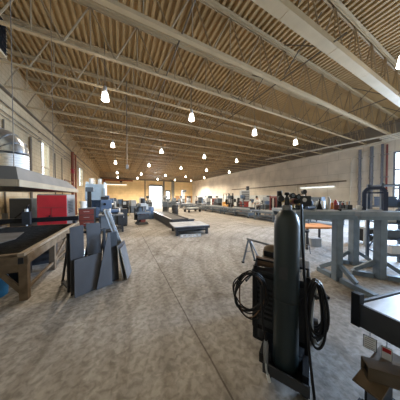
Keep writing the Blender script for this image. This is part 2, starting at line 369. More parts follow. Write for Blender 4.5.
# ------------------------------------------------------------------ roof joists
ORD = ['nearest', 'second nearest', 'third', 'fourth', 'fifth', 'sixth', 'seventh', 'eighth', 'ninth', 'tenth', 'eleventh', 'twelfth', 'thirteenth', 'fourteenth',
       'fifteenth', 'sixteenth', 'seventeenth', 'eighteenth', 'nineteenth', 'twentieth', 'twenty-first', 'twenty-second', 'twenty-third', 'farthest']
JY = [2.4, 3.9]+[5.4+1.5*i for i in range(22)]
X0, X1 = XL+0.15, XR-0.15
def joist_parts(root, bw, bh, simple=False):
    zb = 5.6; zt = 6.935
    c = MB(); c.bx(X0, X1, -bw/2, bw/2, zb, zb+0.02)
    if bh > 0.08:
        c.bx(X0, X1, -bw/2, -bw/2+0.02, zb+0.02, zb+bh); c.bx(X0, X1, bw/2-0.02, bw/2, zb+0.02, zb+bh)
        xx = X0+1.0
        while xx < X1: c.bx(xx, xx+0.03, -bw/2-0.004, bw/2+0.004, zb-0.004, zb+0.02); xx += 2.0
    else:
        c.bx(X0, X1, -0.035, -0.02, zb+0.02, zb+bh); c.bx(X0, X1, 0.02, 0.035, zb+0.02, zb+bh)
    c.build('bottom_chord', M_CREAM, root)
    t = MB(); t.bx(X0, X1, -0.10, -0.02, zt-0.015, zt); t.bx(X0, X1, 0.02, 0.10, zt-0.015, zt)
    t.bx(X0, X1, -0.035, -0.02, zt-0.1, zt-0.015); t.bx(X0, X1, 0.02, 0.035, zt-0.1, zt-0.015)
    t.build('top_chord', M_CREAM, root)
    w = MB(); n = 17; dx = (X1-X0)/n; r = 0.022
    for i in range(n):
        a = X0+i*dx; m = a+dx/2
        w.tube([(a, 0, zb+0.04), (m, 0, zt-0.05)], r, 5); w.tube([(m, 0, zt-0.05), (a+dx, 0, zb+0.04)], r, 5)
        w.tube([(m, 0, zb+0.03), (m, 0, zt-0.05)], r*0.8, 5)
    w.build('web', M_WEB, root)
proto = None
for i, y in enumerate(JY):
    lab = 'cream open-web steel roof joist, %s from the front' % ORD[i]
    if i == 0: lab = 'very broad boxed cream roof joist, nearest of all'
    if i == 1: lab = 'broad cream roof joist, second from the front'
    if i == 23: lab = 'cream open-web steel roof joist, the farthest, by the far wall'
    if i < 2:
        j = thing('roof_joist', lab, 'roof joist', (0, y, 0), 0, 'roof joists'); joist_parts(j, (0.25, 0.13)[i], (0.17, 0.09)[i])
    elif proto is None:
        proto = thing('roof_joist', lab, 'roof joist', (0, y, 0), 0, 'roof joists'); joist_parts(proto, 0.10, 0.05)
    else: dup(proto, (0, y, 0), 0, lab)
# bridging lines between the joists
dxj = (X1-X0)/17
def bridging(xi, name_label, cross):
    x = X0+dxj*xi+dxj*0.25
    r = thing('bridging_line', name_label, 'roof bracing', (x, 0, 0), 0, 'bracing lines under the roof')
    b = MB(); b.tube([(0, 2.0, 5.665), (0, 38.6, 5.665)], 0.022, 6); b.build('lower_rod', M_BRACE, r)
    if cross:
        for k in range(0, 12):
            y0, y1 = JY[k]+0.2, JY[k+1]-0.2
            MB().tube([(0, y0, 5.82), (0, y1, 6.78)], 0.018, 5).tube([(0.05, y0, 6.78), (0.05, y1, 5.82)], 0.018, 5).build('cross_brace', M_BRACE, r)
    return r
bridging(4, 'dark brace rods through the joists over the floor joint', False)
bridging(7, 'dark crossed brace rods running between the joists, left of centre', True)
bridging(11, 'dark crossed brace rods running between the joists, right of centre', True)
bridging(14, 'dark brace rods through the joists near the right wall', True)

# ------------------------------------------------------------------ lamps
def lamp(x, y, label, i):
    zc = 5.15
    if i == 0:
        r = thing('high_bay_lamp', label, 'ceiling lamp', (x, y, 0), 0, 'high-bay lamps')
        MB().lathe([(0.115, zc-0.20), (0.12, zc-0.19), (0.08, zc+0.06), (0.07, zc+0.07)], seg=20).build('glowing_shade', M_LAMP, r)
        MB().lathe([(0.05, zc+0.075), (0.06, zc+0.09), (0.06, zc+0.26), (0.03, zc+0.30)], seg=16).build('ballast_housing', M_SILVER, r)
        MB().tube([(0, 0, zc+0.30), (0, 0, 6.94)], 0.012, 6).build('hanging_rod', M_GALVD, r)
        return r
LX = [-0.46, 2.8, 6.5, 10.0, 13.6]; LY = [1.42, 6.5, 12.3, 18.3, 25.8, 31.9]
XN = ['leftmost', 'second from the left', 'third from the left', 'fourth from the left', 'fifth from the left']; YN = ['row over the near floor', 'second row back', 'third row back', 'fourth row back', 'fifth row back', 'last row by the far wall']
LP = None
for j, y in enumerate(LY):
    for i, x in enumerate(LX):
        if (j == 0 and i < 2) or (j in (1, 2) and i == 4): continue
        lab = 'glowing high-bay lamp, %s in the %s' % (XN[i], YN[j])
        if LP is None: LP = o = lamp(x, y, lab, 0)
        else: o = dup(LP, (x, y, 0), 0, lab)
        l = bpy.data.lights.new('lamp_light', 'SPOT'); l.energy = (25, 430, 430, 480, 1000, 2300)[j]*(1.0, 1.0, 1.0, 1.6, 1.6)[i]; l.color = (1.0, 0.86, 0.66); l.spot_size = math.radians(165); l.spot_blend = 0.6; l.shadow_soft_size = 0.15
        lo = bpy.data.objects.new('lamp_light', l); C.objects.link(lo); lo.parent = o; lo.location = (0, 0, 4.95)

# ------------------------------------------------------------------ left side
# plasma table
TX0, TX1, TY0, TY1 = -3.15, -1.30, 3.38, 6.85
t = thing('cutting_table', 'long brown steel cutting table with a black slatted bed under the grey hood', 'cutting table', (TX0, TY0, 0))
w, l = TX1-TX0, TY1-TY0
f = MB(); f.bx(w-0.10, w, 0, l, 0.56, 0.70); f.bx(0, 0.10, 0, l, 0.56, 0.70); f.bx(0.1, w-0.1, 0, 0.10, 0.56, 0.70); f.bx(0.1, w-0.1, l-0.1, l, 0.56, 0.70); f.build('frame', M_RUST, t, 0.006)
r_ = MB(); r_.bx(w-0.09, w-0.01, -0.06, l, 0.705, 0.755); r_.build('side_rail', M_RAIL, t, 0.005)
r_ = MB(); r_.bx(0.01, 0.09, -0.06, l, 0.705, 0.755); r_.build('side_rail', M_RAIL, t, 0.005)
r_ = MB(); r_.bx(0.1, w-0.1, 0.0, 0.09, 0.705, 0.735); r_.build('end_rail', M_RUST, t, 0.005)
MB().bx(0.1, w-0.1, 0.1, l-0.1, 0.52, 0.62).build('bed_tray', M_DARK, t)
s = MB(); n = 46
for i in range(n):
    y = 0.14+(l-0.28)*i/(n-1); s.bx(0.1, w-0.1, y-0.004, y+0.004, 0.62, 0.70+0.008*random.random())
for i in range(7):
    x = 0.2+(w-0.4)*i/6; s.bx(x-0.004, x+0.004, 0.1, l-0.1, 0.62, 0.69)
s.build('slat_bed', M_SLAT, t)
for yy in (0.06, 1.2, 2.35, l-0.06):
    for xx in (0.06, w-0.06):
        MB().bx(xx-0.05, xx+0.05, yy-0.05, yy+0.05, 0, 0.56).build('leg', M_RUST, t, 0.005)
for x0_, x1_ in ((w*0.45, w-0.10),):
    MB().bar((w-0.36, 0.05, 0.53), (w-0.09, 0.05, 0.13), 0.03, 0.065).build('brace', M_RUST, t); MB().bar((0.36, 0.05, 0.53), (0.09, 0.05, 0.13), 0.03, 0.065).build('brace', M_RUST, t)
MB().bar((w-0.05, 0.15, 0.16), (w-0.05, 1.15, 0.16), 0.04, 0.05).bar((w-0.05, 1.25, 0.16), (w-0.05, 2.3, 0.16), 0.04, 0.05).build('stretcher', M_RUST, t)
MB().bar((w-0.05, 1.3, 0.2), (w-0.05, 2.28, 0.53), 0.03, 0.06).build('brace', M_RUST, t)
MB().bx(0.11, w-0.11, 0.03, 0.05, 0.45, 0.559).build('end_apron', M_RUST, t)
# black plate painting the dark of the square hole at the rail end
MB().bx(w-0.08, w-0.02, -0.07, -0.061, 0.60, 0.69).build('hole_shade', M_BLACK, t)
o = tag(MB().prism([(0.12, 0.16), (0.75, 0.16), (1.15, 1.35), (0.95, 2.2), (0.12, 2.3)], Matrix.Identity(4), 0.006).build('steel_sheet', mat('dusty_sheet', (0.16, 0.15, 0.14), 0.6, 0.3, scale=4, col2=(0.26, 0.25, 0.24)), None, 0, (TX0, TY0, 0.709)), 'dusty grey steel sheet lying on the left part of the slatted cutting bed', 'steel sheet')
# gantry
g = thing('cutting_gantry', 'black gantry beam with a torch carriage across the far end of the cutting table', 'machine', (TX0, TY1-0.45, 0.757))
MB().bx(-0.05, w+0.05, 0, 0.14, 0.09, 0.22).build('beam', M_BLACK, g, 0.005)
for xx in (0.01, w-0.09): MB().bx(xx, xx+0.08, -0.05, 0.2, 0.0, 0.09).build('end_truck', M_DARK, g)
MB().bx(0.62, 0.80, -0.11, -0.002, 0.05, 0.42).build('torch_carriage', M_DARK, g, 0.01)
MB().cyl((0.71, -0.06, -0.05+0.06), (0.71, -0.06, 0.05), 0.02).cyl((0.71, -0.06, 0.42), (0.71, -0.06, 0.5), 0.04).build('torch', M_SILVER, g)
pts = [(0.71, 0.02+0.08*math.sin(k*0.5), 0.45+0.16*math.sin(PI*k/10)) if k < 10 else (0.71-0.3, 0.1, 0.24) for k in range(11)]
MB().tube(pts, 0.02, 8).build('hose', M_RUBBER, g)
# scrap bins under the table
for k, (x, y, ww, hh, m_, lab) in enumerate([(-1.95, 4.35, 0.5, 0.36, M_BLACK, 'black scrap crate under the near end of the cutting table'), (-1.85, 5.35, 0.6, 0.40, M_DARK, 'dark steel scrap bin under the middle of the cutting table'), (-2.75, 4.9, 0.55, 0.42, M_BLACK, 'black bin deep under the cutting table towards the wall')]):
    b = thing('scrap_bin', lab, 'bin', (x, y, 0), 0.1*k, 'bins under the cutting table')
    q = MB(); h2 = ww/2
    q.bx(-h2, h2, -h2, h2, 0, 0.02); q.bx(-h2, -h2+0.02, -h2, h2, 0.02, hh); q.bx(h2-0.02, h2, -h2, h2, 0.02, hh); q.bx(-h2+0.02, h2-0.02, -h2, -h2+0.02, 0.02, hh); q.bx(-h2+0.02, h2-0.02, h2-0.02, h2, 0.02, hh)
    q.build('bin_body', m_, b, 0.004)
    q = MB()
    for i in range(7): q.bar((random.uniform(-.16, .16), random.uniform(-.16, .16), 0.05), (random.uniform(-.16, .16), random.uniform(-.16, .16), hh+random.uniform(-0.05, .1)), 0.05, 0.015)
    tag(q.build('offcuts', M_STEEL, b), kind='stuff')
co = thing('wire_coil', 'loose coil of pale wire on the floor beside the cutting table leg', 'coil', (-1.02, 5.25, 0))
q = MB()
for i in range(6):
    rr = 0.15+0.02*math.sin(i*2.3); q.tube([(rr*math.cos(a*PI/9), rr*math.sin(a*PI/9), 0.02+0.028*i+0.012*math.sin(a+i)) for a in range(18)], 0.012, 6, True)
q.build('wire_loops', M_SILVER, co)
q = MB(); q.tube([(-0.05, -0.05, 0.015), (-0.09, -0.02, 0.45)], 0.012, 6); q.build('wire_end', M_SILVER, co)
# blue drum
d = thing('blue_drum', 'bright blue plastic drum at the left edge under the cutting table', 'drum', (-1.83, 3.72, 0))
MB().lathe([(0.13, 0), (0.15, 0.02), (0.155, 0.12), (0.15, 0.14), (0.155, 0.16), (0.155, 0.30), (0.12, 0.345)], seg=24).build('drum_body', M_DRUM, d)
MB().lathe([(0.05, 0.345), (0.05, 0.37), (0.03, 0.375)], seg=14).build('cap', M_WHITE, d)

# hood
hd = thing('fume_hood', 'long grey fume hood with a tan rim over the cutting table', 'fume hood', (0, 0, 0))
hx0, hx1, hy0, hy1 = -3.3, -1.34, 3.3, 6.95
def ring(mb, x0, x1, y0, y1, z0, z1, tt=0.03):
    mb.bx(x0, x0+tt, y0, y1, z0, z1); mb.bx(x1-tt, x1, y0, y1, z0, z1); mb.bx(x0+tt, x1-tt, y0, y0+tt, z0, z1); mb.bx(x0+tt, x1-tt, y1-tt, y1, z0, z1)
q = MB(); ring(q, hx0, hx1, hy0, hy1, 1.755, 1.86); q.build('rim', mat('hood_rim', (0.33, 0.265, 0.185), 0.6, scale=3), hd, 0.004)
MB().bx(hx0+0.031, hx1-0.031, hy0+0.031, hy1-0.031, 1.78, 1.80).build('inner_shade', M_BLACK, hd)  # black sheet puts the shade inside the hood into colour
q = MB(); q.frustum((hx0+0.03, hx1-0.02, hy0+0.02, hy1-0.03, 1.861), (hx0+0.18, hx1-0.10, hy0+0.16, hy1-0.9, 2.07)); q.build('canopy', M_HOOD, hd)
q = MB(); q.frustum((hx0+0.20, hx1-0.12, hy0+0.18, hy1-0.95, 2.071), (hx0+0.5, hx1-0.65, hy0+1.4, hy1-1.2, 2.19)); q.build('top_panel', M_TAN, hd)
DC = (-2.3, 5.5)
q = MB(); q.lathe([(0.34, 2.10), (0.34, 2.20), (0.24, 2.27)], (DC[0], DC[1], 0), 28); q.build('collar', M_HOOD, hd)
for xx, yy in ((-1.5, 3.55), (-1.5, 5.2), (-3.1, 3.55), (-3.1, 5.0)):
    MB().tube([(xx, yy, 1.9), (xx, yy, 6.94)], 0.006, 6).build('hanger_rod', M_GALVD, hd)
du = thing('exhaust_duct', 'silver round exhaust duct bending from the hood into the left wall', 'duct', (DC[0], DC[1], 0))
q = MB(); prof = []
z = 2.272
while z < 2.62: prof += [(0.235, z), (0.245, z+0.02), (0.235, z+0.04)]; z += 0.06
q.lathe(prof, seg=28); q.build('corrugated_sleeve', M_WHITE, du)
q = MB(); R = 0.34; pts = [(-R+R*math.cos(a), 0, 2.66+R*math.sin(a)) for a in [k*PI/2/7 for k in range(8)]]
pts += [(-R-0.3, 0, 2.66+R), (-1.58, 0, 2.66+R)]
q.tube(pts, 0.24, 28)
q.build('elbow', M_GALV, du)
q = MB()
for a in (0, 2, 4, 6):
    aa = a*PI/2/7; c_ = Vector((-R+R*math.cos(aa), 0, 2.66+R*math.sin(aa))); tn = Vector((-math.sin(aa), 0, math.cos(aa)))
    q.tube([c_-tn*0.012, c_+tn*0.012], 0.249, 28)
q.build('seam_band', M_STEEL, du)

# unit heater high on the left
h = thing('unit_heater', 'black louvred unit heater high up at the top left between the joists', 'heater', (-3.3, 6.15, 0))
MB().bx(-0.36, 0.36, -0.60, 0.60, 5.62, 6.62).build('casing', M_TAN, h, 0.01)
q = MB(); q.bx(0.361, 0.375, -0.54, 0.54, 5.68, 6.58)
for i in range(10): q.box((0.385, 0, 5.72+0.09*i), (0.04, 1.06, 0.012), 0, 0, 0.5)
q.build('louvre', M_BLACK, h)
for yy in (-0.5, 0.5): MB().tube([(0, yy, 6.62), (0, yy, 6.945)], 0.012, 6).build('hanger_rod', M_GALVD, h)

# wall conduits, left
for k, (zz, yy0, yy1, rr, lab) in enumerate([(4.72, 2.0, 38, 0.018, 'upper long dark conduit along the left wall'), (4.55, 2.0, 38, 0.014, 'lower long dark conduit along the left wall'), (5.05, 2.0, 38, 0.022, 'topmost dark pipe along the left wall below the ledge')]):
    c_ = thing('wall_conduit', lab, 'conduit', (XL, 0, 0), 0, 'conduits along the left wall')
    MB().tube([(0.08, yy0, zz), (0.08, (yy0+yy1)/2, zz+0.02), (0.08, yy1, zz)], rr, 8).build('pipe_run', M_GALVD, c_)
    q = MB()
    for i in range(9): q.bx(0.002, 0.10, yy0+1+i*4.2, yy0+1.05+i*4.2, zz-rr-0.02, zz-rr)
    q.build('clip', M_STEEL, c_)
for k, (yy, z0, rr, m_, lab) in enumerate([(8.5, 1.0, 0.03, M_GALVD, 'thin dark vertical conduit on the left wall above the duct'), (10.4, 1.0, 0.05, M_GALVD, 'brown vertical conduit on the left wall just before the first window'), (13.6, 1.0, 0.03, M_GALVD, 'thin vertical conduit on the left wall just past the first window'), (15.0, 1.0, 0.025, M_GALVD, 'thin vertical conduit midway between the first window and the red pipe')]):
    c_ = thing('wall_conduit', lab, 'conduit', (XL, yy, 0), 0, 'upright conduits on the left wall')
    MB().tube([(0.03+rr, 0, z0), (0.03+rr, 0, 4.45)], rr, 8).build('pipe_run', m_, c_)
    MB().bx(0.0, 0.03+rr*2.2, -0.08, 0.08, z0-0.25, z0).build('junction_box', M_STEEL, c_, 0.005)
rp = thing('sprinkler_riser', 'red oxide pipe riser with a side branch on the left wall', 'pipe', (XL, 17.0, 0))
MB().tube([(0.25, 0, 0), (0.25, 0, 5.4)], 0.11, 12).build('riser', M_REDPIPE, rp)
MB().tube([(0.25, 1.0, 0), (0.25, 1.0, 5.4)], 0.07, 12).build('riser', M_REDPIPE, rp)
MB().tube([(0.25, -0.12, 2.55), (0.25, -3.6, 2.55)], 0.06, 10).build('branch', M_REDPIPE, rp)
MB().tube([(0.25, -0.12, 2.85), (0.25, -2.2, 2.85), (0.25, -2.2, 2.61)], 0.04, 10).build('branch', M_REDPIPE, rp)
MB().lathe([(0.16, 0), (0.16, 0.05), (0.12, 0.06), (0.12, 0.3), (0.16, 0.31), (0.16, 0.36)], (0.25, 0, 3.6), 16).build('valve', M_RED, rp)

# red machine behind the cutting table
r = thing('power_cabinet', 'large red machine cabinet with grey sides behind the cutting table', 'machine cabinet', (-2.2, 8.1, 0))
MB().bx(-0.42, 0.40, -0.58, 0.58, 0.08, 1.70).build('casing', M_STEEL, r, 0.02)
MB().bx(-0.42, 0.40, -0.62, -0.582, 0.16, 1.66).build('front_panel', M_RED, r, 0.012)
MB().bx(-0.40, 0.38, -0.63, -0.621, 1.22, 1.235).bx(-0.03, -0.02, -0.63, -0.621, 0.2, 1.2).build('panel_joint', M_MAROON, r)
MB().bx(-0.10, -0.06, -0.65, -0.62, 0.8, 0.95).build('handle', M_BLACK, r)
q = MB()
for i in range(8): q.bx(0.402, 0.412, -0.4, 0.2, 1.0+i*0.06, 1.03+i*0.06)
q.build('side_louvre', M_DARK, r)
for xx in (-0.36, 0.34):
    for yy in (-0.5, 0.5): MB().bx(xx-0.05, xx+0.05, yy-0.05, yy+0.05, 0, 0.08).build('foot', M_DARK, r)
q = thing('steel_locker', 'dark steel locker standing left of the red machine by the wall', 'locker', (-3.35, 8.6, 0))
MB().bx(-0.3, 0.3, -0.3, 0.3, 0.05, 1.55).build('body', M_MACH, q, 0.01)
MB().bx(-0.29, 0.29, -0.325, -0.302, 0.08, 1.52).build('door', M_DARK, q, 0.006)
MB().bx(0.18, 0.21, -0.345, -0.325, 0.75, 0.9).build('handle', M_SILVER, q)
MB().bx(-0.28, 0.28, -0.28, 0.28, 0, 0.05).build('plinth', M_BLACK, q)
# pale grey cabinet with bucket
q = thing('tool_cabinet', 'low dark cabinet with maroon drawers just right of the red machine', 'cabinet', (-1.55, 10.0, 0))
MB().bx(-0.32, 0.32, -0.3, 0.3, 0.1, 1.0).build('body', M_DARK, q, 0.01); MB().bx(-0.34, 0.34, -0.32, 0.32, 1.0, 1.04).build('worktop', M_STEEL, q)
for i in range(3):
    dr = MB().bx(-0.30, 0.30, -0.32, -0.302, 0.14+0.29*i, 0.40+0.29*i).build('drawer', M_MAROON, q, 0.005)
    MB().bx(-0.12, 0.12, -0.345, -0.321, 0.28+0.29*i, 0.30+0.29*i).build('handle', M_SILVER, dr)
for xx in (-0.26, 0.26):
    for yy in (-0.24, 0.24): MB().cyl((xx, yy, 0), (xx, yy, 0.1), 0.04, seg=10).build('foot', M_BLACK, q)
b = thing('white_bucket', 'white bucket standing on the dark cabinet by the red machine', 'bucket', (-1.72, 9.95, 1.041))
MB().lathe([(0.13, 0), (0.15, 0.3), (0.16, 0.31), (0.16, 0.34), (0.15, 0.345)], seg=20).build('pail', M_WHITE, b)
MB().tube([(0.16*math.cos(a), 0, 0.30-0.14*math.sin(a)) for a in [PI*k/10 for k in range(11)]], 0.006, 6).build('bail_handle', M_STEEL, b)
b.rotation_euler = (0, 0, 0.6)
p = thing('steel_post', 'dark upright machine post behind the white bucket', 'post', (-1.6, 10.9, 0))
MB().bx(-0.25, 0.25, -0.2, 0.2, 0, 0.06).build('base_plate', M_DARK, p); MB().bx(-0.09, 0.09, -0.09, 0.09, 0.06, 1.9).build('column', M_DARK, p, 0.01); MB().bx(-0.16, 0.2, -0.14, 0.14, 1.9, 2.15).build('motor_head', M_MACH, p, 0.02)

# light blue press
q = thing('press_brake', 'tall light blue hydraulic press against the left wall', 'press', (-1.6, 13.2, 0), 0.0)
for xx in (-0.55, 0.45):
    MB().prism([(-1.0, 0), (0.9, 0), (0.9, 2.6), (-0.5, 2.6), (-0.8, 2.2), (-0.8, 1.45), (-0.35, 1.25), (-0.35, 1.0), (-1.0, 0.95)], Matrix.Translation((xx+0.1, 0, 0)) @ Matrix(((0,0,1,0),(1,0,0,0),(0,1,0,0),(0,0,0,1))), 0.1).build('side_frame', M_LBLUE, q)
MB().bx(-0.44, 0.54, -0.72, -0.55, 1.4, 2.45).build('ram', M_LBLUE, q, 0.01)
MB().bx(-0.44, 0.54, -0.95, -0.75, 0.3, 0.93).build('bed', M_BLUE, q, 0.01)
MB().bx(-0.44, 0.54, 0.2, 0.8, 0.1, 2.3).build('rear_cover', M_BLUE, q, 0.01)
for xx in (-0.2, 0.3): MB().cyl((xx, -0.2, 2.35), (xx, -0.2, 2.85), 0.12, seg=16).build('hydraulic_cylinder', M_WHITE, q)
MB().bx(0.66, 0.9, -0.9, -0.6, 1.2, 1.7).build('control_box', M_BLUE, q, 0.01)
MB().bx(0.655, 0.66, -0.6, 0.6, 1.7, 2.4).build('name_panel', M_WHITE, q)

# grey blue machine cabinet
q = thing('lathe_machine', 'grey blue machine with a tall head stock behind the leaning steel plates', 'machine', (-0.66, 10.8, 0), 0.1)
MB().bx(-0.45, 0.45, -0.4, 0.4, 0, 0.75).build('base', M_MACH, q, 0.02); MB().bx(-0.40, 0.15, -0.35, 0.35, 0.75, 1.45).build('head', M_BLUE, q, 0.04)
MB().bx(0.16, 0.5, -0.25, 0.25, 0.76, 0.95).build('bed', M_DARK, q, 0.01); MB().bx(0.30, 0.36, -0.3, 0.3, 0.95, 1.35).build('guard', M_WHITE, q, 0.01)
MB().cyl((0.15, 0, 1.1), (0.28, 0, 1.1), 0.13, seg=18).build('chuck', M_SILVER, q); MB().bx(-0.38, 0.0, -0.28, 0.28, 1.45, 1.62).build('motor_cover', M_DARK, q, 0.03)
for yy in (-0.41,): MB().cyl((-0.2, yy, 1.2), (-0.2, yy-0.04, 1.2), 0.07, seg=14).build('dial', M_BLACK, q)
# open table machine
q = thing('work_stand', 'dark steel stand with a shiny top and an open base, behind the leaning plates', 'work stand', (-0.40, 8.5, 0), 0.05)
MB().bx(-0.5, 0.5, -0.4, 0.4, 0.76, 0.82).build('top', M_STEEL, q, 0.006)
for xx in (-0.44, 0.44):
    for yy in (-0.34, 0.34): MB().bx(xx-0.04, xx+0.04, yy-0.04, yy+0.04, 0, 0.76).build('leg', M_DARK, q)
MB().bx(-0.48, 0.48, -0.38, 0.38, 0.15, 0.19).build('shelf', M_DARK, q); MB().bx(-0.48, 0.1, -0.36, 0.36, 0.19, 0.74).build('drawer_box', M_MACH, q, 0.01)
v = thing('bench_grinder', 'pale grey grinder with a white guard on the open dark stand', 'grinder', (-0.25, 8.4, 0.821))
MB().bx(-0.12, 0.12, -0.09, 0.09, 0, 0.05).build('foot', M_DARK, v); MB().cyl((-0.15, 0, 0.14), (0.15, 0, 0.14), 0.085, seg=16).build('motor', M_BLUE, v)
for sgn in (-1, 1): MB().cyl((sgn*0.17, 0, 0.14), (sgn*0.22, 0, 0.14), 0.11, seg=20).build('wheel_guard', M_WHITE, v)
v = thing('machine_vise', 'dark machine vise on the left half of the open stand', 'vise', (-0.68, 8.62, 0.821))
MB().bx(-0.1, 0.1, -0.13, 0.13, 0, 0.05).build('base', M_DARK, v); MB().bx(-0.07, 0.07, -0.12, -0.04, 0.05, 0.22).build('fixed_jaw', M_MACH, v, 0.01); MB().bx(-0.07, 0.07, 0.02, 0.09, 0.05, 0.22).build('moving_jaw', M_MACH, v, 0.01)
MB().cyl((0, 0.09, 0.12), (0, 0.2, 0.12), 0.015).cyl((-0.08, 0.19, 0.12), (0.08, 0.19, 0.12), 0.008).build('screw_handle', M_SILVER, v)

# ---- leaning steel plates in a row
PB = Vector((-0.655, 3.09, 0)); PD = Vector((0.51, 0.26, 0)).normalized(); PN = Vector((-PD.y, PD.x, 0))   # PN points away
pang = math.atan2(PD.y, PD.x)
def plate(name, label, a, depth, poly, lean, m, th=0.012, group='steel plates leaning by the cutting table', dz=0.0, rz=0):
    p0 = PB+PD*a+PN*depth
    X = Matrix.Rotation(-lean, 4, 'X') @ Matrix.Rotation(PI/2, 4, 'X')
    o = MB().prism(poly, X, -th).build(name, m, None, 0.002)
    o.location = p0; o.rotation_euler = (0, 0, pang+rz)
    zmin = min((X @ Vector((x, y, z_))).z for x, y in poly for z_ in (0, -th)); o.location.z = -zmin+0.001
    return tag(o, label, 'steel plate', group)
RK = thing('plate_rack', 'low dark steel rack that holds the leaning plates upright', 'rack', PB, pang)
MB().bx(-0.02, 0.58, 0.30, 0.34, 0.0, 0.05).bx(-0.02, 0.58, 0.66, 0.70, 0, 0.05).build('runner', M_DARK, RK)
for a in (0.0, 0.30, 0.56):
    MB().bx(a-0.02, a+0.02, 0.30, 0.34, 0.05, 0.95).build('upright', M_DARK, RK); MB().bx(a-0.02, a+0.02, 0.34, 0.70, 0.05, 0.09).bar((a, 0.335, 0.8), (a, 0.68, 0.07), 0.03, 0.03).build('strut', M_DARK, RK)
MB().bx(-0.02, 0.58, 0.30, 0.34, 0.951, 0.99).build('top_bar', M_DARK, RK)
plate('steel_plate', 'low wide grey plate at the front left of the leaning stack', 0.0, 0.03, [(0.0, 0), (0.35, 0), (0.44, 0.60), (0.02, 0.585)], 0.12, M_PLATE2)
plate('steel_plate', 'slanting wedge shaped grey plate at the front right of the leaning stack', 0.29, -0.02, [(0, 0.01), (0.265, 0), (0.275, 0.93), (0.235, 0.95)], 0.10, M_PLATE2, 0.016)
plate('steel_plate', 'tall narrow dark plate behind the left end of the leaning stack', -0.02, 0.14, [(0, 0), (0.20, 0), (0.21, 1.12), (0.02, 1.10)], 0.08, M_PLATE)
plate('steel_plate', 'tall narrow dark plate behind the middle of the leaning stack', 0.235, 0.15, [(0, 0), (0.225, 0), (0.225, 1.12), (0.0, 1.14)], 0.08, M_PLATE)
plate('steel_plate', 'dark upright plate at the right end of the leaning stack', 0.56, 0.06, [(0, 0), (0.155, 0), (0.155, 0.92), (0.0, 0.93)], 0.08, M_DARK, 0.02)
def lean_plate(label, q0, q1, q2, q3, m, edge):
    o = thing('steel_plate', label, 'steel plate', (0, 0, 0), 0, 'plates at the right end of the leaning stack')
    a, b, c, d = [Vector(v) for v in (q0, q1, q2, q3)]; n_ = (b-a).cross(d-a).normalized()*0.014
    MB().add([a, b, c, d, a+n_, b+n_, c+n_, d+n_], [(3,2,1,0),(4,5,6,7),(0,1,5,4),(1,2,6,5),(2,3,7,6),(3,0,4,7)]).build('sheet', m, o)
    e = (b-a).normalized()*-0.006
    MB().add([a+e, a+e*0.1, d+e*0.1, d+e, a+e+n_, a+e*0.1+n_, d+e*0.1+n_, d+e+n_], [(3,2,1,0),(4,5,6,7),(0,1,5,4),(1,2,6,5),(2,3,7,6),(3,0,4,7)]).build('ground_edge', edge, o)
lean_plate('dark plate with a bright edge leaning sideways against the right end of the stack', cw(-1.490, 3.06, 0.004), cw(-1.555, 3.46, 0.004), cw(-1.655, 3.46, 0.66), cw(-1.600, 3.06, 0.66), M_PLATE, M_SILVER)
lean_plate('outermost small plate with a bright edge, at the far right of the leaning stack', cw(-1.415, 3.08, 0.004), cw(-1.485, 3.42, 0.004), cw(-1.620, 3.42, 0.60), cw(-1.555, 3.08, 0.60), M_STEEL, M_SILVER)
# pale angle bar leaning on the rack
ab = thing('angle_bar', 'long pale steel angle bar leaning up beside the right end of the plate stack', 'angle bar', (0, 0, 0))
pA = cw(-1.66, 3.08, 0.66); 
MB().angle(cw(-1.655, 3.62, 0.012), cw(-1.86, 3.14, 1.34), 0.085, 0.008, (0.8, -0.6, 0.3), (-0.3, -0.8, 0.2)).build('bar', M_SILVER, ab)

# ------------------------------------------------------------------ middle floor
# drill mill
q = thing('milling_machine', 'dark blue grey milling machine standing alone in the middle distance', 'milling machine', (1.1, 10.0, 0), 0.2)
MB().frustum((-0.30, 0.30, -0.32, 0.36, 0), (-0.24, 0.24, -0.26, 0.32, 0.14)).build('base', M_DARK, q)
MB().bx(-0.21, 0.21, 0.0, 0.34, 0.14, 1.05).build('column', M_MACH, q, 0.03)
MB().bx(-0.14, 0.14, -0.26, 0.0, 0.14, 0.62).build('knee', M_MAROON, q, 0.02)
MB().bx(-0.38, 0.38, -0.34, -0.05, 0.63, 0.74).build('table', M_MACH, q, 0.01)
MB().bx(-0.18, 0.18, -0.32, 0.34, 1.05, 1.25).build('head', M_MACHL, q, 0.04)
MB().cyl((0, -0.22, 0.80), (0, -0.22, 1.05), 0.05, 0.10, 14).build('spindle', M_STEEL, q)
MB().cyl((0, -0.2, 1.25), (0, -0.2, 1.52), 0.12, seg=16).build('motor', M_DARK, q)
for sx in (-0.41, 0.41): MB().cyl((sx-0.02, -0.21, 0.685), (sx+0.02, -0.21, 0.685), 0.085, seg=14).build('hand_wheel', M_STEEL, q)
MB().bx(0.22, 0.38, -0.05, 0.15, 0.85, 1.15).build('control_box', M_MACHL, q, 0.01)
MB().bx(-0.38, -0.22, 0.0, 0.25, 0.25, 0.95).build('coolant_box', M_DARK, q, 0.01)
MB().bx(-0.34, 0.34, -0.30, -0.27, 0.30, 0.60).build('chip_guard', M_DARK, q)

